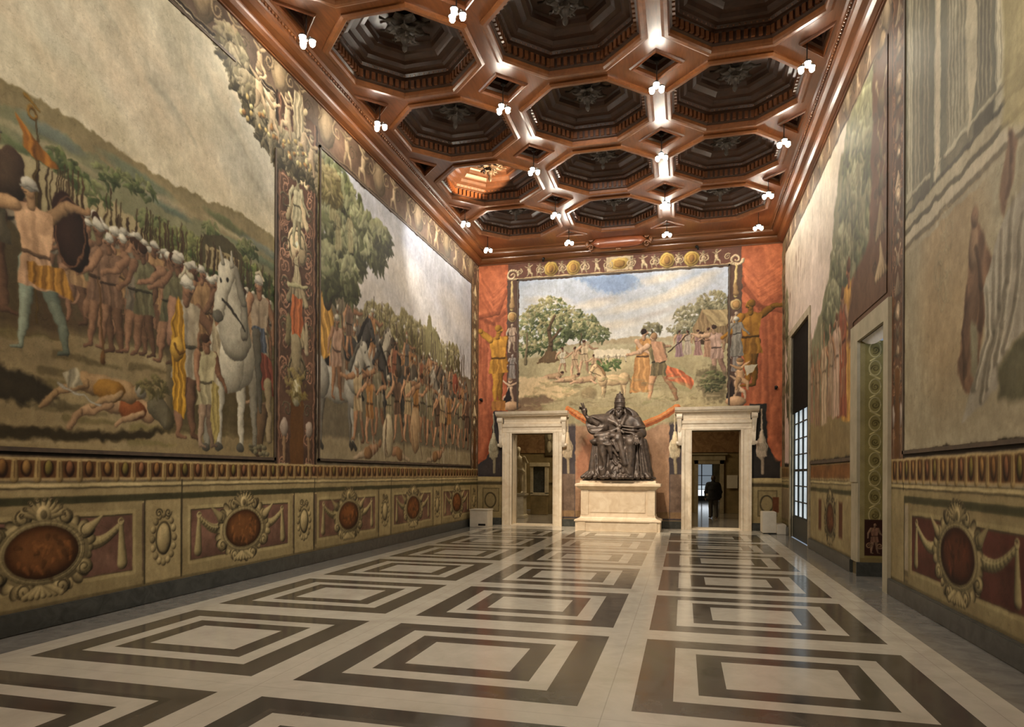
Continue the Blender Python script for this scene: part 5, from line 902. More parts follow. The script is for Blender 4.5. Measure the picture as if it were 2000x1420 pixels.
# carved tablet on the end cornice
t = empty('wooden_tablet', (-1.93, 20.30, 8.70)); tag(t, 'convex reddish wooden tablet with scrolled ends on the end wall cornice', 'carved tablet')
rings = []
for i in range(13):
    u = -1 + i / 6; s = (1 - abs(u) ** 5) ** .5 if abs(u) < 1 else .12; s = max(s, .12); rings.append([(u * .80, -.05 - .13 * math.cos(a) * s, .19 * math.sin(a) * s) for a in [TAU * j / 14 for j in range(14)]])
MB().loft(rings).build('tablet', M_TABLET, t, True)
mb = MB().box(-.86, .86, 0.02, .20, -.22, .22, .03)
for s in (-1, 1):
    for zz in (-.13, .13): mb.tube([(s * .84 + .10 * math.cos(g) * (1 - g / 12) * s, -.05, zz + .10 * math.sin(g) * (1 - g / 12)) for g in [i * .5 for i in range(16)]], .030, 6)
    mb.ball((s * .95, -.03, 0), .06, .05, .10)
mb.tube([(-.3, -.06, .22), (0, -.08, .27), (.3, -.06, .22)], .03, 6); mb.ball((0, -.08, -.24), .09, .05, .05); mb.build('frame', M_WOODX, t, True)
# small spotlights standing on the end cornice and in the corners
def spotlight(loc, rz, label):
    t = empty('spotlight', loc, rz); tag(t, label, 'spotlight', 'small black spotlights'); MB().tube([(0, 0, 0), (0, -.05, .0), (0, -.07, .04)], .010, 6).box(-.03, .03, -.01, .01, -.03, .03).build('bracket', M_BLACK, t); MB().tube([(0, -.04, .05), (0, -.16, .02)], .035, 10, .045).build('lamp_head', M_BLACK, t, True)
spotlight((-4.37, YE - .10, 8.40 + .06), .3, 'small black spotlight on the end cornice, left of the wooden tablet'); spotlight((.40, YE - .10, 8.46), -.3, 'small black spotlight on the end cornice, right of the wooden tablet')
spotlight((2.62, YE - .01, 4.2), 0, 'small black spotlight on the orange painted curtain, right corner'); spotlight((-6.42, YE - .01, 4.05), 0, 'small black spotlight on the orange painted curtain, left corner')
# ------------------------------------------------------------------ door cases of the end wall
def door_case(name, x0, x1, h, lab):
    cx = (x0 + x1) / 2; hw = (x1 - x0) / 2; t = empty(name, (cx, YE, 0)); t['kind'] = 'structure'; W = .30
    pr = [(0, 0), (0, -.10), (.05, -.12), (.09, -.10), (.19, -.11), (.21, -.15), (.30, -.16), (.30, .02)]      # jamb section: distance outwards from the opening, y
    for s in (-1, 1): MB().loft([[(s * (hw + a), b, z) for a, b in pr] for z in (0, h + .02)]).build('jamb', M_MARBG, t)
    for s in (-1, 1): MB().box(s * hw - (.02 if s < 0 else 0), s * hw + (.02 if s > 0 else 0), -.05, .62, 0, h).build('reveal', M_MARBG, t)
    MB().loft([[(x, b, h + a) for a, b in pr] for x in (-hw - W, hw + W)]).build('lintel', M_MARBG, t)
    fr = [(0, .30), (-.08, .30), (-.09, .33), (-.06, .36), (-.08, .44), (-.12, .50), (-.12, .52), (0, .52)]; MB().loft([[(x, b, h + z) for b, z in fr] for x in (-hw - W + .03, hw + W - .03)]).build('frieze', M_MARBG, t)
    co = [(0, .50), (-.14, .50), (-.16, .54), (-.26, .56), (-.27, .585), (-.31, .60), (-.33, .64), (-.35, .69), (0, .69)]; MB().loft([[(x, b, h + z) for b, z in co] for x in (-hw - W - .20, hw + W + .20)]).build('cornice', M_MARBG, t)
    for s in (-1, 1):
        pts = []
        for i in range(26):
            u = i / 25; z = h + .50 - u * .95; y = -.20 + .10 * u + .03 * math.sin(u * TAU); pts.append((s * (hw + W + .075 - .03 * u), y, z))
        m = MB(); rings = [[(p[0] - .07 * (1 - .35 * u), p[1] - .05 * (1 - .3 * u) - .035 * math.sin(u * 9), p[2]), (p[0] + .07 * (1 - .35 * u), p[1] - .05 * (1 - .3 * u) - .035 * math.sin(u * 9), p[2]), (p[0] + .06, 0, p[2]), (p[0] - .06, 0, p[2])] for u, p in [(i / 25, p) for i, p in enumerate(pts)]]
        m.loft(rings)
        for zz, r in ((h + .42, .085), (h - .38, .055)): m.lathe((s * (hw + W + .07), -.0, 0), [(0.001, 0)], 3) if False else m.tube([(s * (hw + W + .07) - .085, -.20 if zz > h else -.13, zz), (s * (hw + W + .07) + .085, -.20 if zz > h else -.13, zz)], r, 12)
        m.ball((s * (hw + W + .06), -.14, h + .02), .05, .05, .12); m.build('scroll_bracket', M_MARBG, t)
    MB().box(-hw, hw, -.06, .62, 0, .02).build('threshold', M_MARBG, t); return t
door_case('door_1', -5.38, -4.03, 2.96, ''); door_case('door_2', .24, 1.65, 2.99, '')
# ------------------------------------------------------------------ pedestal and bronze statue
PXC, PYC = -1.86, 19.98
t = empty('pedestal', (PXC, PYC, 0)); tag(t, 'cream marble pedestal with stepped base under the bronze statue', 'pedestal')
MB().rectloft(0, 0, [(1.22, .58, 0), (1.22, .58, .265), (1.25, .61, .275), (1.25, .61, .31), (1.23, .59, .33), (1.12, .49, .37), (1.09, .47, .40), (1.08, .46, .47)]).build('base', M_MARB, t)
mb = MB().rectloft(0, 0, [(1.07, .45, .46), (1.07, .45, 1.20)]); mb.rectloft(-.96, -.30, [(.11, .17, .46), (.11, .17, 1.20)]); mb.rectloft(.96, -.30, [(.11, .17, .46), (.11, .17, 1.20)]); mb.box(-.80, .80, -.465, -.44, .53, 1.13, .01)
mb.box(-1.14, -.92, -.600, -.55, 0, .265, .006); mb.box(.92, 1.14, -.600, -.55, 0, .265, .006); mb.build('shaft', M_MARB, t)
MB().rectloft(0, 0, [(1.07, .45, 1.19), (1.10, .48, 1.22), (1.20, .56, 1.29), (1.23, .60, 1.31), (1.23, .60, 1.37), (1.19, .57, 1.385), (1.10, .50, 1.40), (1.09, .49, 1.47), (1.0, .4, 1.47)]).build('cap', M_MARB, t)
def statue_sdf(P):
    x, y, z = P[..., 0], P[..., 1], P[..., 2]; axs = (P[:, 0, 0, 0], P[0, :, 0, 1], P[0, 0, :, 2]); rr = random.Random(4)
    def loc(lo, hi): return tuple(slice(int(np.searchsorted(a, l)), max(int(np.searchsorted(a, l)) + 1, int(np.searchsorted(a, h)))) for a, l, h in zip(axs, lo, hi))
    def C(a, b, r0, r1=None, k=.02, fl=(1, 1, 1), cut=False):
        m = (max(r0, r1 or r0)) / min(fl) + k + .03; s = loc([min(p, q) - m for p, q in zip(a, b)], [max(p, q) + m for p, q in zip(a, b)]); q = d_cap(P[s], a, b, r0, r1, fl)
        d[s] = sm_max(d[s], -q, k) if cut else sm_min(d[s], q, k)
    def E(c, r, k=.02, cut=False):
        m = k + .03; s = loc([p - q - m for p, q in zip(c, r)], [p + q + m for p, q in zip(c, r)]); q = d_ell(P[s], c, r); d[s] = sm_max(d[s], -q, k) if cut else sm_min(d[s], q, k)
    ridge = lambda t: 1 - np.abs(np.sin(t))
    d = d_box(P, (0, .26, .72), (.56, .17, .72), .05)
    # bell of robes from lap to hem with sharp pleats
    tz = np.clip(z / 1.15, 0, 1); hw = .88 - .30 * tz ** .6; q = np.sqrt(((x - .02) / hw) ** 2 + ((y + .08) / (.56 - .16 * tz)) ** 4); ang = np.arctan2(x * 1.2, -(y - .5))
    sk = np.maximum((q - 1) * .36, np.maximum(z - 1.16, .02 - z)); sk = sk + .05 - .085 * ridge(ang * 7 + 1.2 * np.sin(z * 4) + .5 * z) * (1 - .45 * tz) - .022 * ridge(ang * 17 - 3 * z + np.sin(z * 9)); d = sm_min(d, sk, .02)
    for s, kx, kz in ((-1, -.44, 1.10), (1, .38, 1.06)): C((s * .30, -.02, 1.12), (kx, -.44, kz), .20, .18, .04); C((kx, -.46, kz), (kx * .95, -.52, .14), .15, .12, .03)
    C((-.60, -.66, .92), (-.50, -.70, .40), .09, .15, .02, cut=True); C((-.30, -.62, .80), (-.26, -.66, .40), .03, .08, .015, cut=True); C((.49, -.58, .98), (.50, -.64, .22), .03, .05, .012, cut=True)
    # crumpled alb between the knees
    for i in range(6): a = -.14 + i * .075; C((a + .03 * math.sin(i * 2.2), -.44, .98 - .08 * (i % 3)), (a * 1.1 + .04 * math.sin(i * 3.1), -.56 + .03 * (i % 2), .20), .022, .060, .015)
    for i in range(14): a = -.18 + .55 * rr.random(); h = .25 + .7 * rr.random(); C((a, -.54, h), (a + .24 * (rr.random() - .5), -.58, h - .05 - .09 * rr.random()), .040, .022, .010)
    C((-.20, -.60, .98), (-.17, -.60, .62), .065, .045, .01); C((-.20, -.58, .96), (.02, -.60, .66), .05, .03, .01)
    # hems spreading over the plinth
    for i in range(26):
        a = -.92 + i * .074; yy = -.40 - .22 * math.cos(a * 1.35); C((a * .94, yy + .12, .16 + .08 * rr.random()), (a * 1.05 + .22 * (rr.random() - .5), yy, .05), .03 + .04 * rr.random(), .055, .012)
    C((.56, -.38, .16), (1.06, -.22, .02), .12, .035, .03); C((-.56, -.38, .14), (-.98, -.24, .02), .10, .03, .03)
    for s in (-1, 1): C((s * .24, -.54, .08), (s * .27, -.68, .055), .075, .05, .015)
    # thrown-over cloths on the lap
    E((-.30, -.34, 1.26), (.42, .20, .13), .05); E((.34, -.34, 1.18), (.28, .18, .11), .05); E((-.62, -.34, 1.10), (.20, .16, .10), .04)
    for (a, b, r0, r1) in (((-.80, -.36, 1.12), (-.30, -.52, 1.20), .03, .085), ((-.66, -.44, 1.26), (-.26, -.48, 1.32), .04, .07), ((-.56, -.54, 1.04), (-.22, -.60, .98), .03, .07), ((.02, -.46, 1.24), (.24, -.54, .42), .12, .11), ((-.30, -.50, 1.12), (-.18, -.58, .70), .10, .05), ((-.12, -.50, 1.10), (.02, -.58, .80), .08, .03), ((.30, -.52, 1.02), (.12, -.58, .62), .05, .03)): C(a, b, r0, r1, .03, (1, 1, 1.2))
    C((-.56, -.22, 1.06), (-.66, -.28, .12), .17, .20, .03); C((-.72, -.34, 1.02), (-.80, -.36, .10), .04, .09, .015); C((-.66, -.44, .7), (-.62, -.50, .1), .025, .05, .012)
    # torso and wide cope
    E((0, .04, 1.50), (.40, .28, .44), .04); cp = d_ell(P, (.06, .08, 1.58), (.66, .33, .42)); cp = sm_max(cp, -(z - 1.20 + .42 * np.maximum(.1 - x, 0)), .02); cp = sm_max(cp, z - 2.02 + .42 * np.abs(x), .06); cp = cp + .012 - .030 * ridge(9 * (z + .5 * np.abs(x - .05)) + 2 * x); d = sm_min(d, cp, .015)
    E((.04, .20, 1.76), (.56, .13, .40), .02); E((.03, .05, 1.90), (.36, .19, .27), .012, cut=True)
    for s in (-1, 1): C((s * .20, -.12, 1.86), (.04 + s * .05, -.30, 1.56), .07, .050, .03)
    C((-.46, -.08, 1.84), (-.06, -.26, 1.62), .09, .06, .04); E((.05, -.35, 1.55), (.055, .03, .055), .006)
    for i in range(4): zz = 1.55 - .085 * i; C((.10 + .03 * i, -.31 - .012 * i, zz), (.44, -.33, zz - .05 - .01 * i), .030, .055, .03, (1, 1, 1.3)); C((.44, -.33, zz - .05 - .01 * i), (.74, -.14, zz - .03 - .035 * i), .055, .045, .03, (1, 1, 1.3))
    C((.04, -.32, 1.50), (-.34, -.38, 1.32), .04, .075, .03); C((.04, -.36, 1.40), (.0, -.50, 1.16), .06, .10, .03); C((.10, -.36, 1.42), (.34, -.50, 1.16), .03, .06, .02)
    E((.28, -.42, 1.28), (.15, .12, .075), .012, cut=True)
    # left arm with sleeve, panel of the cope to the ground
    C((.50, .02, 1.72), (.66, -.10, 1.34), .16, .15, .03); C((.64, -.12, 1.30), (.54, -.46, 1.22), .12, .085, .02)
    C((.64, -.30, 1.14), (.72, -.38, .16), .09, .15, .02, (1, 1.3, 1))
    for i in range(4): C((.56 + .055 * i, -.40, 1.10 - .06 * i), (.60 + .09 * i, -.54 + .04 * i, .14), .016, .034, .006)
    C((.74, -.22, 1.10), (.86, -.24, .14), .09, .14, .03)
    # raised arm, wide open sleeve
    C((-.36, -.02, 1.74), (-.72, -.20, 1.66), .21, .25, .03); C((-.48, -.10, 1.54), (-.72, -.24, 1.50), .22, .20, .03); C((-.40, -.10, 1.44), (-.56, -.2, 1.34), .12, .10, .02)
    C((-.50, -.42, 1.60), (-.84, -.46, 1.66), .12, .20, .012, cut=True); C((-.42, -.42, 1.50), (-.74, -.46, 1.48), .10, .15, .012, cut=True)
    for (a, b, r) in () and (((-.34, -.24, 1.86), (-.80, -.36, 1.86), .030), ((-.80, -.36, 1.86), (-.90, -.36, 1.62), .025), ((-.90, -.36, 1.60), (-.84, -.36, 1.40), .03), ((-.84, -.36, 1.40), (-.56, -.36, 1.30), .035), ((-.56, -.36, 1.30), (-.20, -.38, 1.44), .03)): C(a, b, r, r, .008)
    C((-.62, -.26, 1.62), (-.93, -.37, 1.84), .085, .052, .012); C((-.80, -.31, 1.72), (-.87, -.35, 1.79), .088, .075, .006)
    # head
    C((.01, -.06, 1.78), (.01, -.12, 1.94), .095, .085, .02); E((.01, -.15, 2.02), (.118, .135, .155), .01); E((.01, -.23, 1.905), (.09, .075, .105), .015); E((.01, -.26, 1.87), (.05, .05, .09), .01); C((.01, -.275, 2.06), (.01, -.315, 1.99), .015, .027, .006); C((-.07, -.26, 2.075), (.09, -.26, 2.075), .018, .018, .006)
    for s in (-1, 1): E((.01 + s * .047, -.292, 2.04), (.027, .022, .017), .005, cut=True); E((.01 + s * .12, -.12, 2.01), (.02, .035, .05), .006); E((.01 + s * .07, -.25, 1.98), (.035, .03, .03), .01)
    C((-.025, -.315, 1.945), (.045, -.315, 1.945), .010, .010, .004, cut=True)
    s = loc((-.2, -.35, 2.05), (.25, .15, 2.6)); X, Y, Z = x[s], y[s], z[s]; ti = sm_max(d_ell(P[s], (.025, -.10, 2.22), (.158, .165, .315)), 2.10 - Z, .01); ti = ti - .014 * np.maximum(np.sin((Z - 2.10) * TAU / .125), 0) ** 3 - .004 * ridge(np.arctan2(X - .02, Y + .1) * 9); d[s] = sm_min(d[s], ti, .006)
    E((.03, -.10, 2.555), (.028, .028, .034), .006); C((.15, -.06, 2.10), (.24, -.14, 1.80), .03, .05, .01); C((-.12, -.05, 2.10), (-.18, -.10, 1.84), .022, .035, .01)
    return d - .004 * ridge(13 * x + 7 * z + 3 * y) * ridge(11 * z - 6 * x)
def hand_sdf(P, base, up, side, fwd, s=1.0, curl=(0, 0, .9, 1.1), sp=.03):
    """palm and five separate fingers; up = finger direction, side = towards the thumb, fwd = palm normal"""
    b, up, side, fwd = (np.array(v, np.float32) for v in (base, up, side, fwd)); pt = lambda u, v, w: b + s * (up * u + side * v + fwd * w)
    d = d_cap(P, pt(.0, 0, 0), pt(.075, .018, 0), .036 * s, .034 * s); d = sm_min(d, d_cap(P, pt(.02, -.015, 0), pt(.08, -.022, 0), .033 * s, .028 * s), .01)
    for i, (v0, ln, r) in enumerate(((.036, .105, .0155), (.012, .118, .016), (-.012, .105, .0155), (-.035, .085, .0135))):
        c = curl[i]; k0 = (.10, v0, 0); l1, l2 = ln * .45, ln * .55; fan = (i - 1.3) * -sp * 4
        k1 = (k0[0] + l1 * math.cos(c * .6), k0[1] + l1 * fan, k0[2] + l1 * math.sin(c * .6)); k2 = (k1[0] + l2 * math.cos(c * 1.7), k1[1] + l2 * fan, k1[2] + l2 * math.sin(c * 1.7))
        d = sm_min(d, d_cap(P, pt(*k0), pt(*k1), r * s, r * .95 * s), .006); d = np.minimum(d, d_cap(P, pt(*k1), pt(*k2), r * .95 * s, r * .75 * s))
    d = sm_min(d, d_cap(P, pt(.015, .03, .01), pt(.055, .075, .03), .020 * s, .017 * s), .01); return np.minimum(d, d_cap(P, pt(.055, .075, .03), pt(.10, .088, .04), .017 * s, .013 * s))
st = empty('bronze_statue', (PXC, PYC - .02, 1.47)); tag(st, 'dark bronze seated robed figure in a tall tiara, right hand raised, on the marble pedestal', 'statue')
V, F = nets(statue_sdf, (-1.15, -.80, -.02), (1.18, .50, 2.62), .0145); V[:, 2] += .05; big_mesh('robed_figure', V, F, M_BRONZE, st, True)
V, F = nets(lambda P: sm_min(hand_sdf(P, (-.955, -.385, 1.90), (-.38, -.10, .92), (.80, -.50, .2), (-.3, -.95, -.2), 1.65, (.0, .08, .75, .95)), d_cap(P, (-.90, -.345, 1.78), (-.95, -.37, 1.90), .050, .045), .02), (-1.32, -.68, 1.68), (-.65, -.15, 2.40), .011); V[:, 2] += .05; big_mesh('raised_hand', V, F, M_BRONZE, st, True)
V, F = nets(lambda P: hand_sdf(P, (.54, -.46, 1.23), (.10, -.80, -.58), (-.98, .1, .1), (0, -.55, -.8), 1.5, (.5, .55, .6, .65)), (.25, -.92, .85), (.85, -.28, 1.42), .012); V[:, 2] += .05; big_mesh('resting_hand', V, F, M_BRONZE, st, True)
MB().rectloft(0, -.02, [(1.02, .46, 0), (1.02, .46, .035), (.96, .42, .06)]).build('plinth', M_BRONZE, st)
# ------------------------------------------------------------------ radiator covers beside the doors
t = empty('radiator_cover', (-6.12, 20.0, 0)); tag(t, 'white box-shaped radiator cover left of the left doorway', 'radiator cover'); MB().box(-.30, .27, -.35, .25, 0.0, .52, .01).build('casing', M_WHITE, t); MB().box(-.32, .29, -.37, .27, .52, .55, .008).build('lid', M_WHITE, t); MB().box(-.02, .21, -.358, -.345, .05, .11).build('vent_slot', M_BLACK, t)
t = empty('radiator_cover', (2.42, 20.1, 0)); tag(t, 'white stepped radiator cover right of the right doorway', 'radiator cover'); MB().box(-.27, .10, -.32, .25, .03, .62, .012).build('casing', M_WHITE, t); MB().box(.10, .34, -.42, .25, 0, .28, .012).build('low_casing', M_WHITE, t); MB().box(-.25, .08, -.30, .2, 0, .03).build('plinth', M_BLACK, t)
# ------------------------------------------------------------------ right wall: tall window, doorway with painted jamb
w = empty('window_1', (XR, 17.82, 0)); w['kind'] = 'structure'; y0, y1, zt = 16.5 - 17.82, 19.15 - 17.82, 5.35
mb = MB()
for a, b, c_, d_ in ((y0 - .17, y0, 0, zt + .17), (y1, y1 + .17, 0, zt + .17), (y0, y1, zt, zt + .17)): mb.box(-.035, .02, a, b, c_, d_)
mb.build('surround', M_STONE, w)
mb = MB(); mb.box(0, .45, y0 - .02, y0, 0, zt); mb.box(0, .45, y1, y1 + .02, 0, zt); mb.box(0, .45, y0, y1, zt, zt + .02); mb.build('reveal', M_CREAMPL, w)
MB().box(.03, .05, y0, y1, 3.28, zt).build('blind', M_BLIND, w); MB().box(.04, .09, y0, y1, .0, .56, .01).build('bottom_panel', M_IRON, w)
mb = MB(); nC, nR = 4, 7
for i in range(nC + 1): yy = y0 + (y1 - y0) * i / nC; mb.box(.06, .10, yy - .022, yy + .022, .56, 3.4)
for j in range(nR + 1): zz = .56 + 2.84 * j / nR; mb.box(.065, .095, y0, y1, zz - (.03 if j in (0, 3) else .014), zz + (.03 if j in (0, 3) else .014))
mb.build('glazing_bars', M_IRON, w); MB().box(.10, .11, y0, y1, .56, 3.4).build('frosted_glass', M_PANE, w)
d3 = empty('door_3', (XR, 11.235, 0)); d3['kind'] = 'structure'; a0, a1 = 10.5 - 11.235, 11.97 - 11.235
mb = MB()
for u0, u1 in ((a0 - .23, a0), (a1, a1 + .45)): mb.box(-.05, .02, u0, u1, 1.54 if u1 > a1 else 0.0, 3.85)
mb.box(-.05, .02, a0 - .23, a1 + .45, 3.85, 4.14); mb.box(-.03, .02, a1, a1 + .45, .22, 1.54); mb.build('surround', M_CREAMPL, d3)
PJ = paint_jamb(); J, I = np.mgrid[0:PJ.h, 0:PJ.w]; V = np.stack([I.ravel() / PJ.res, np.full(I.size, a1 - .004), J.ravel() / PJ.res], -1); q = (np.arange(PJ.h - 1)[:, None] * PJ.w + np.arange(PJ.w - 1)[None]); F = np.stack([q, q + 1, q + PJ.w + 1, q + PJ.w], -1).reshape(-1, 4)
o = big_mesh('painted_jamb', V, F, M_PAINT, d3, False, PJ.im.reshape(-1, 3)); tag(o, 'yellow-green jamb painted with scrollwork')
mb = MB(); mb.box(0, .62, a0 - .02, a0, 0, 3.85); mb.build('near_reveal', M_CREAMPL, d3); MB().box(-.05, .64, a1 - .012, a1 + .02, 0, .23).build('jamb_skirting', M_DARKST, d3)
MB().loft([[(0, a0, 3.85 - .0), (0, a1, 3.85), (0, a1, 3.9), (0, a0, 3.9)]] + [[(.02 + .6 * i / 6, a0, 3.85 + .35 * math.sin(i / 6 * 1.5)), (.02 + .6 * i / 6, a1, 3.85 + .35 * math.sin(i / 6 * 1.5)), (.02 + .6 * i / 6, a1, 3.9 + .35 * math.sin(i / 6 * 1.5)), (.02 + .6 * i / 6, a0, 3.9 + .35 * math.sin(i / 6 * 1.5))] for i in range(7)]).build('soffit', M_STONE, d3, True)
MB().loft([[(.015 + r * .03, a0 + (a1 - a0) * i / 12, 3.852 - (.02 + .05 * math.sin(i / 12 * math.pi)) * r) for r in (0, 1, 1.6, 2.2)] for i in range(13)], False, False, False).build('lit_soffit_band', M_SOFFIT, d3)  # white strip stands in for the daylit edge of the soffit
mb = MB(); mb.box(.62, .66, a1, a1 + .8, 0, 4.4); mb.box(.62, .66, a0 - .8, a0, 0, 4.4); mb.box(.62, 2.6, a1 + .8, a1 + .84, 0, 4.4); mb.box(.62, 2.6, a0 - .84, a0 - .8, 0, 4.4); mb.box(2.6, 2.64, a0 - .84, a1 + .84, 0, 4.4); mb.build('passage_walls', M_PASS, d3)
MB().box(.0, 2.6, a0 - .8, a1 + .8, -.02, .0).build('passage_floor', M_FLOOR2, d3); MB().box(.62, 2.6, a0 - .8, a1 + .8, 4.36, 4.4).build('passage_ceiling', M_SOFFIT, d3)
t = empty('door_stop_box', (XR + .40, 11.90, 0)); tag(t, 'small black and yellow-green box on the floor inside the side doorway', 'box'); MB().box(-.045, .045, -.05, .05, 0, .30, .006).build('body', M_BLACK, t); MB().box(-.046, .046, -.052, -.049, .20, .28).build('yellow_label', M_YG, t); MB().box(-.046, .046, -.052, -.049, .285, .30).build('white_label', M_WHITE, t)
# ------------------------------------------------------------------ rooms beyond the end wall
def room(mb, x0, x1, y0, y1, h, front_holes=(), rear_holes=()):
    mb.box(x0 - .05, x0, y0, y1, 0, h); mb.box(x1, x1 + .05, y0, y1, 0, h); mb.box(x0, x1, y0, y1, h, h + .05)
    for y, H in ((y0, front_holes), (y1, rear_holes)):
        xs = x0
        for (a, b, t) in H: mb.box(xs, a, y, y + .04, 0, h); mb.box(a, b, y, y + .04, t, h); xs = b
        mb.box(xs, x1, y, y + .04, 0, h)
mb = MB(); room(mb, -9.0, 3.6, 21.45, 30.0, 5.9, ((-5.38, -4.03, 2.96), (.24, 1.65, 2.99)), ((.62, 1.52, 2.12),)); tag(mb.build('wall_second_room', M_OLIVE), kind='structure')
mb = MB(); room(mb, -1.5, 4.0, 30.3, 44.0, 4.2, ((.62, 1.52, 2.12),)); tag(mb.build('wall_third_room', M_OLIVE), kind='structure')
tag(mesh_obj('floor', [(-9, YE, -.003), (4, YE, -.003), (4, 44, -.003), (-9, 44, -.003)], [(0, 1, 2, 3)], M_FLOOR2), kind='structure')
mb = MB(); mb.box(.62 - .16, .62, 29.90, 30.3, 0, 2.28); mb.box(1.52, 1.68, 29.90, 30.3, 0, 2.28); mb.box(.46, 1.68, 29.90, 30.3, 2.12, 2.28); mb.box(.30, 1.84, 29.80, 30.0, 2.50, 2.58, .02); mb.box(.40, 1.74, 29.88, 30.0, 2.28, 2.50); tag(mb.build('trim_4', M_STONE), kind='structure')
mb = MB().box(-9, 3.6, 29.93, 30.0, 2.62, 5.8); o = mb.build('trim_5', M_OCHRE); tag(o, kind='structure')
# far glazed door with daylight
g = empty('window_2', (1.12, 43.9, 0)); g['kind'] = 'structure'; mb = MB()
for xx in (-.66, -.0, .66): mb.box(xx - .03, xx + .03, -.06, 0, 0, 2.35)
for zz in (.03, .30, .72, 1.0, 1.6, 2.33): mb.box(-.66, .66, -.05, -.01, zz - .02, zz + .02)
mb.build('frame', M_BLACK, g); MB().box(-.64, .64, -.02, -.01, .30, .72).build('lower_pane', M_PANE2, g); MB().box(-.64, .64, -.02, -.01, .72, 1.0).build('middle_pane', M_PANE, g); MB().box(-.64, .64, -.02, -.01, 1.0, 2.33).build('upper_pane', M_PANE3, g); MB().box(-.64, .64, -.02, -.01, 0, .30).build('kick_panel', M_IRON, g)
pass
# sheet of paper, arch, white bust in the second room
tag(MB().box(-.22, .22, -.01, .01, -.28, .28).build('notice_board', M_WHITE), 'white notice board hanging right of the person in the far room', 'notice board').location = (2.02, 29.90, 1.36)
t = empty('marble_bust', (2.28, 26.6, 0)); tag(t, 'white marble bust on a dark stand, cut by the right doorway edge', 'bust')
MB().lathe((0, 0, 0), [(.20, 0), (.20, .12), (.13, .16), (.12, .70), (.17, .76), (.17, .82), (.08, .84)], 16).build('stand', M_DARKST, t)
V, F = nets(lambda P: sm_min(sm_min(d_ell(P, (0, 0, .98), (.22, .14, .15)), d_cap(P, (0, 0, 1.05), (0, 0, 1.2), .06), .04), sm_min(d_ell(P, (0, -.01, 1.30), (.085, .10, .125)), d_cap(P, (0, -.1, 1.32), (0, -.125, 1.28), .012, .018), .02), .02), (-.35, -.3, .8), (.35, .3, 1.5), .022); big_mesh('bust', V, F, M_WHITE, t, True)
# left room: standing marble figure, framed stone panel, reliefs
def nude_sdf(P):
    d = d_ell(P, (0, 0, 1.18), (.20, .13, .26)); d = sm_min(d, d_ell(P, (.02, 0, .92), (.17, .13, .15)), .06)
    for s, fx in ((-1, -.10), (1, .14)): d = sm_min(d, d_cap(P, (s * .09, 0, .88), (s * .10 + .02, -.05 * s, .48), .10, .065), .04); d = sm_min(d, d_cap(P, (s * .10 + .02, -.05 * s, .48), (fx, .02, .07), .06, .038), .03); d = sm_min(d, d_cap(P, (fx, .02, .05), (fx, -.13, .03), .04, .03), .02)
    d = sm_min(d, d_cap(P, (-.22, 0, 1.36), (-.32, .02, 1.08), .058, .045), .04); d = sm_min(d, d_cap(P, (-.32, .02, 1.08), (-.27, -.1, .86), .042, .03), .02); d = sm_min(d, d_cap(P, (.22, 0, 1.36), (.36, -.08, 1.15), .058, .045), .04); d = sm_min(d, d_cap(P, (.36, -.08, 1.15), (.30, -.22, 1.38), .042, .03), .02)
    d = sm_min(d, d_cap(P, (0, 0, 1.40), (0, -.01, 1.52), .055), .03); d = sm_min(d, d_ell(P, (0, -.02, 1.63), (.08, .095, .115)), .015); d = sm_min(d, d_ell(P, (0, .01, 1.67), (.092, .10, .095)), .01)
    d = sm_min(d, d_cap(P, (.24, .06, 1.3), (.22, .08, .05), .05, .09), .03); d = sm_min(d, d_cap(P, (-.15, -.1, .95), (.22, -.08, .82), .06, .07), .03); return d - .006 * np.sin(40 * P[..., 0]) * (P[..., 2] < .95)
t = empty('marble_statue', (-6.05, 24.4, 0)); tag(t, 'standing marble figure on a tall plinth seen through the left doorway', 'statue'); MB().rectloft(0, 0, [(.32, .32, 0), (.32, .32, .10), (.27, .27, .14), (.26, .26, .80), (.33, .33, .86), (.33, .33, .92)]).build('plinth', M_STONE, t)
V, F = nets(nude_sdf, (-.5, -.35, -.01), (.55, .3, 1.85), .024); V[:, 2] += .92; big_mesh('figure', V, F, M_PALEST, t, True)
t = empty('stone_altar', (-5.70, 26.6, 0)); tag(t, 'pale stone frame around a dark slab, centre of the left doorway', 'framed slab'); mb = MB(); mb.box(-.36, -.24, -.15, .15, .85, 2.0, .01); mb.box(.24, .36, -.15, .15, .85, 2.0, .01); mb.box(-.36, .36, -.15, .15, .78, .90, .01); mb.box(-.40, .40, -.18, .16, 1.95, 2.12, .02); mb.build('frame', M_PALEST, t); MB().box(-.24, .24, -.08, .1, .88, 1.97).build('slab', M_DARKST, t); MB().box(-.34, .34, -.14, .14, 0, .80, .01).build('block', M_OLIVE, t)
t = empty('relief_console', (-5.0, 27.2, 0)); tag(t, 'pale console shelf with carved bust at the right of the left doorway', 'console'); MB().box(-.55, .6, -.25, .2, 1.28, 1.42, .02).box(-.45, .5, -.2, .2, 0, 1.28).build('console', M_OLIVE, t)
V, F = nets(lambda P: sm_min(sm_min(d_ell(P, (0, 0, .18), (.26, .15, .18)), d_ell(P, (0, -.02, .52), (.11, .12, .16)), .05), d_cap(P, (0, 0, .2), (0, 0, .5), .07), .04), (-.4, -.3, -.02), (.4, .3, .8), .025); V[:, 2] += 1.42; big_mesh('carved_bust', V, F, M_PALEST, t, True)
t = empty('stone_relief', (-5.25, 29.90, 0)); tag(t, 'pale carved relief high on the rear wall inside the left doorway', 'relief'); mb = MB().box(-.9, .9, -.04, .06, 2.5, 4.2, .02)
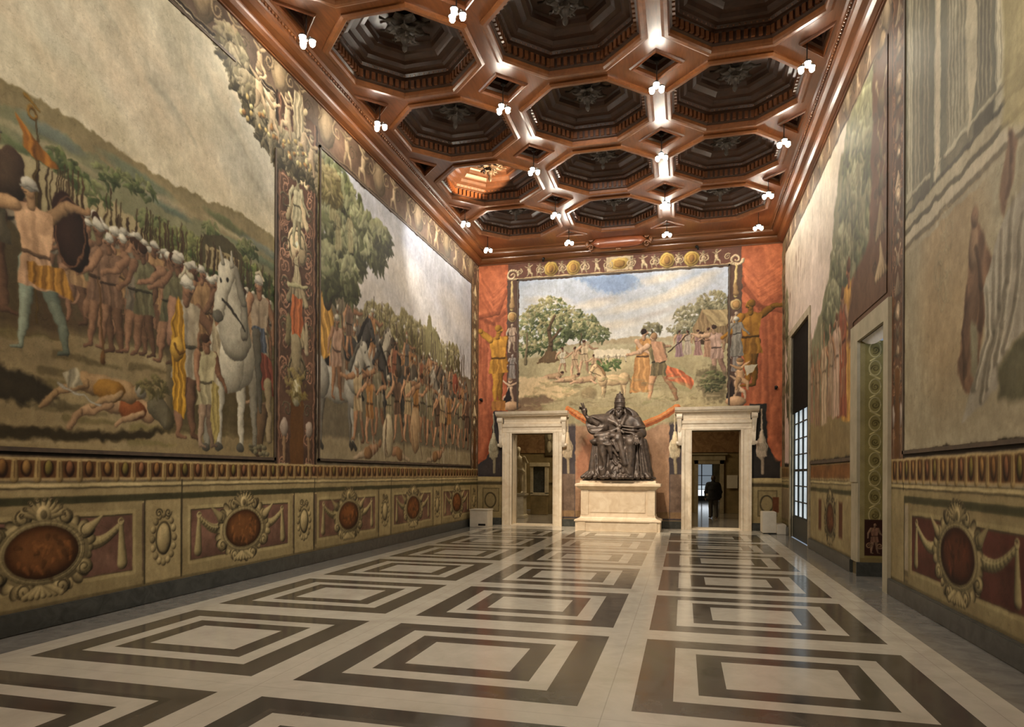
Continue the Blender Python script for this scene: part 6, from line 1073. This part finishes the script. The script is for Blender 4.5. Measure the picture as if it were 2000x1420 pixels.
for i in range(16): mb.ball((-.7 + .2 * (i % 8), -.06, 2.9 + .65 * (i // 8) + .1 * math.sin(i * 3)), .12, .08, .28, 8, 6)
mb.build('relief_panel', M_PALEST, t, True)
t = empty('column', (-6.95, 25.6, 0)); tag(t, 'dark shafted column with pale capital, left edge of the left doorway', 'column'); MB().lathe((0, 0, 0), [(.26, 0), (.26, .2), (.2, .26), (.17, 2.6), (.2, 2.66)], 18).build('shaft', M_DARKST, t, True); MB().lathe((0, 0, 2.66), [(.18, 0), (.22, .1), (.28, .25), (.32, .30), (.32, .36)], 18).build('capital', M_PALEST, t)
# ------------------------------------------------------------------ person standing in the far room, seen from behind
p = empty('person', (1.10, 26.47, 0), .15); tag(p, 'person in a black coat and dark trousers walking away through the right doorway', 'person')
def body(P):
    d = d_ell(P, (0, 0, 1.10), (.20, .13, .26))
    for s, yy in ((-1, .06), (1, -.10)): d = sm_min(d, d_cap(P, (s * .085, 0, .84), (s * .085, yy * .6, .44), .088, .062), .04); d = sm_min(d, d_cap(P, (s * .085, yy * .6, .44), (s * .09, yy - .05, .08), .056, .042), .02); d = sm_min(d, d_cap(P, (s * .09, yy - .07, .045), (s * .10, yy + .12, .035), .042, .035), .02)
    d = sm_min(d, d_cap(P, (0, 0, 1.28), (0, .01, 1.42), .05), .02); d = sm_min(d, d_ell(P, (0, .01, 1.50), (.072, .09, .105)), .01)
    for s in (-1, 1):
        d = sm_min(d, d_cap(P, (s * .19, 0, 1.28), (s * .26, -.02, 1.0), .05, .04), .03); d = sm_min(d, d_cap(P, (s * .26, -.02, 1.0), (s * .27, .06, .80), .038, .026), .02); d = sm_min(d, d_cap(P, (s * .27, .06, .79), (s * .27, .07, .73), .028, .03), .01)
        d = sm_min(d, d_ell(P, (s * .073, .01, 1.50), (.012, .022, .03)), .005)
        for k in range(4): d = np.minimum(d, d_cap(P, (s * .27, .045 + .018 * k, .72), (s * .262, .05 + .016 * k, .65 + .006 * k), .0095, .008))
        d = np.minimum(d, d_cap(P, (s * .262, .095, .76), (s * .245, .115, .70), .011, .009))
    return sm_min(d, d_cap(P, (0, .09, 1.50), (0, .108, 1.475), .010, .016), .01)
V, F = nets(body, (-.42, -.25, 0), (.42, .25, 1.66), .0135); big_mesh('body', V, F, M_SKIN, p, True)
def coat(P):
    d = sm_min(d_ell(P, (0, -.005, 1.12), (.235, .165, .26)), d_cap(P, (-.15, 0, 1.28), (.15, 0, 1.28), .10), .05); t = np.clip((1.05 - P[..., 2]) / .4, 0, 1); q = np.sqrt((P[..., 0] / (.235 + .03 * t)) ** 2 + ((P[..., 1] + .005) / (.165 + .02 * t)) ** 2); d = sm_min(d, np.maximum((q - 1) * .17, np.maximum(P[..., 2] - 1.1, .70 - P[..., 2])), .04)
    for s in (-1, 1): d = sm_min(d, d_cap(P, (s * .20, 0, 1.28), (s * .275, -.02, 1.0), .080, .065), .03); d = sm_min(d, d_cap(P, (s * .275, -.02, 1.0), (s * .275, .055, .80), .062, .050), .02)
    d = sm_min(d, d_cap(P, (0, 0, 1.36), (0, .0, 1.40), .075), .02); return d - .005 * np.sin(30 * P[..., 2] + 9 * P[..., 0])
V, F = nets(coat, (-.42, -.25, .62), (.42, .25, 1.52), .015); big_mesh('coat', V, F, M_COAT, p, True)
def trous(P):
    d = d_ell(P, (0, 0, .84), (.18, .13, .12))
    for s, yy in ((-1, .06), (1, -.10)): d = sm_min(d, d_cap(P, (s * .085, 0, .84), (s * .085, yy * .6, .44), .105, .080), .03); d = sm_min(d, d_cap(P, (s * .085, yy * .6, .44), (s * .09, yy - .05, .09), .078, .068), .02)
    return np.maximum(d, .055 - P[..., 2])
V, F = nets(trous, (-.3, -.25, 0), (.3, .25, 1.0), .015); big_mesh('trousers', V, F, M_TROUS, p, True)
V, F = nets(lambda P: sm_max(d_ell(P, (0, -.012, 1.525), (.085, .098, .105)), P[..., 1] - .05 - (P[..., 2] - 1.5) * .6, .01), (-.12, -.14, 1.38), (.12, .14, 1.66), .012); big_mesh('hair', V, F, M_HAIR, p, True)
for s, yy in ((-1, .06), (1, -.10)): MB().ball((s * .095, yy + .02, .05), .052, .15, .05, 10, 8).build('shoe', M_BLACK, p, True)
MB().box(-.30, -.22, -.16, -.14, .86, .94).build('white_bag_tag', M_WHITE, p)
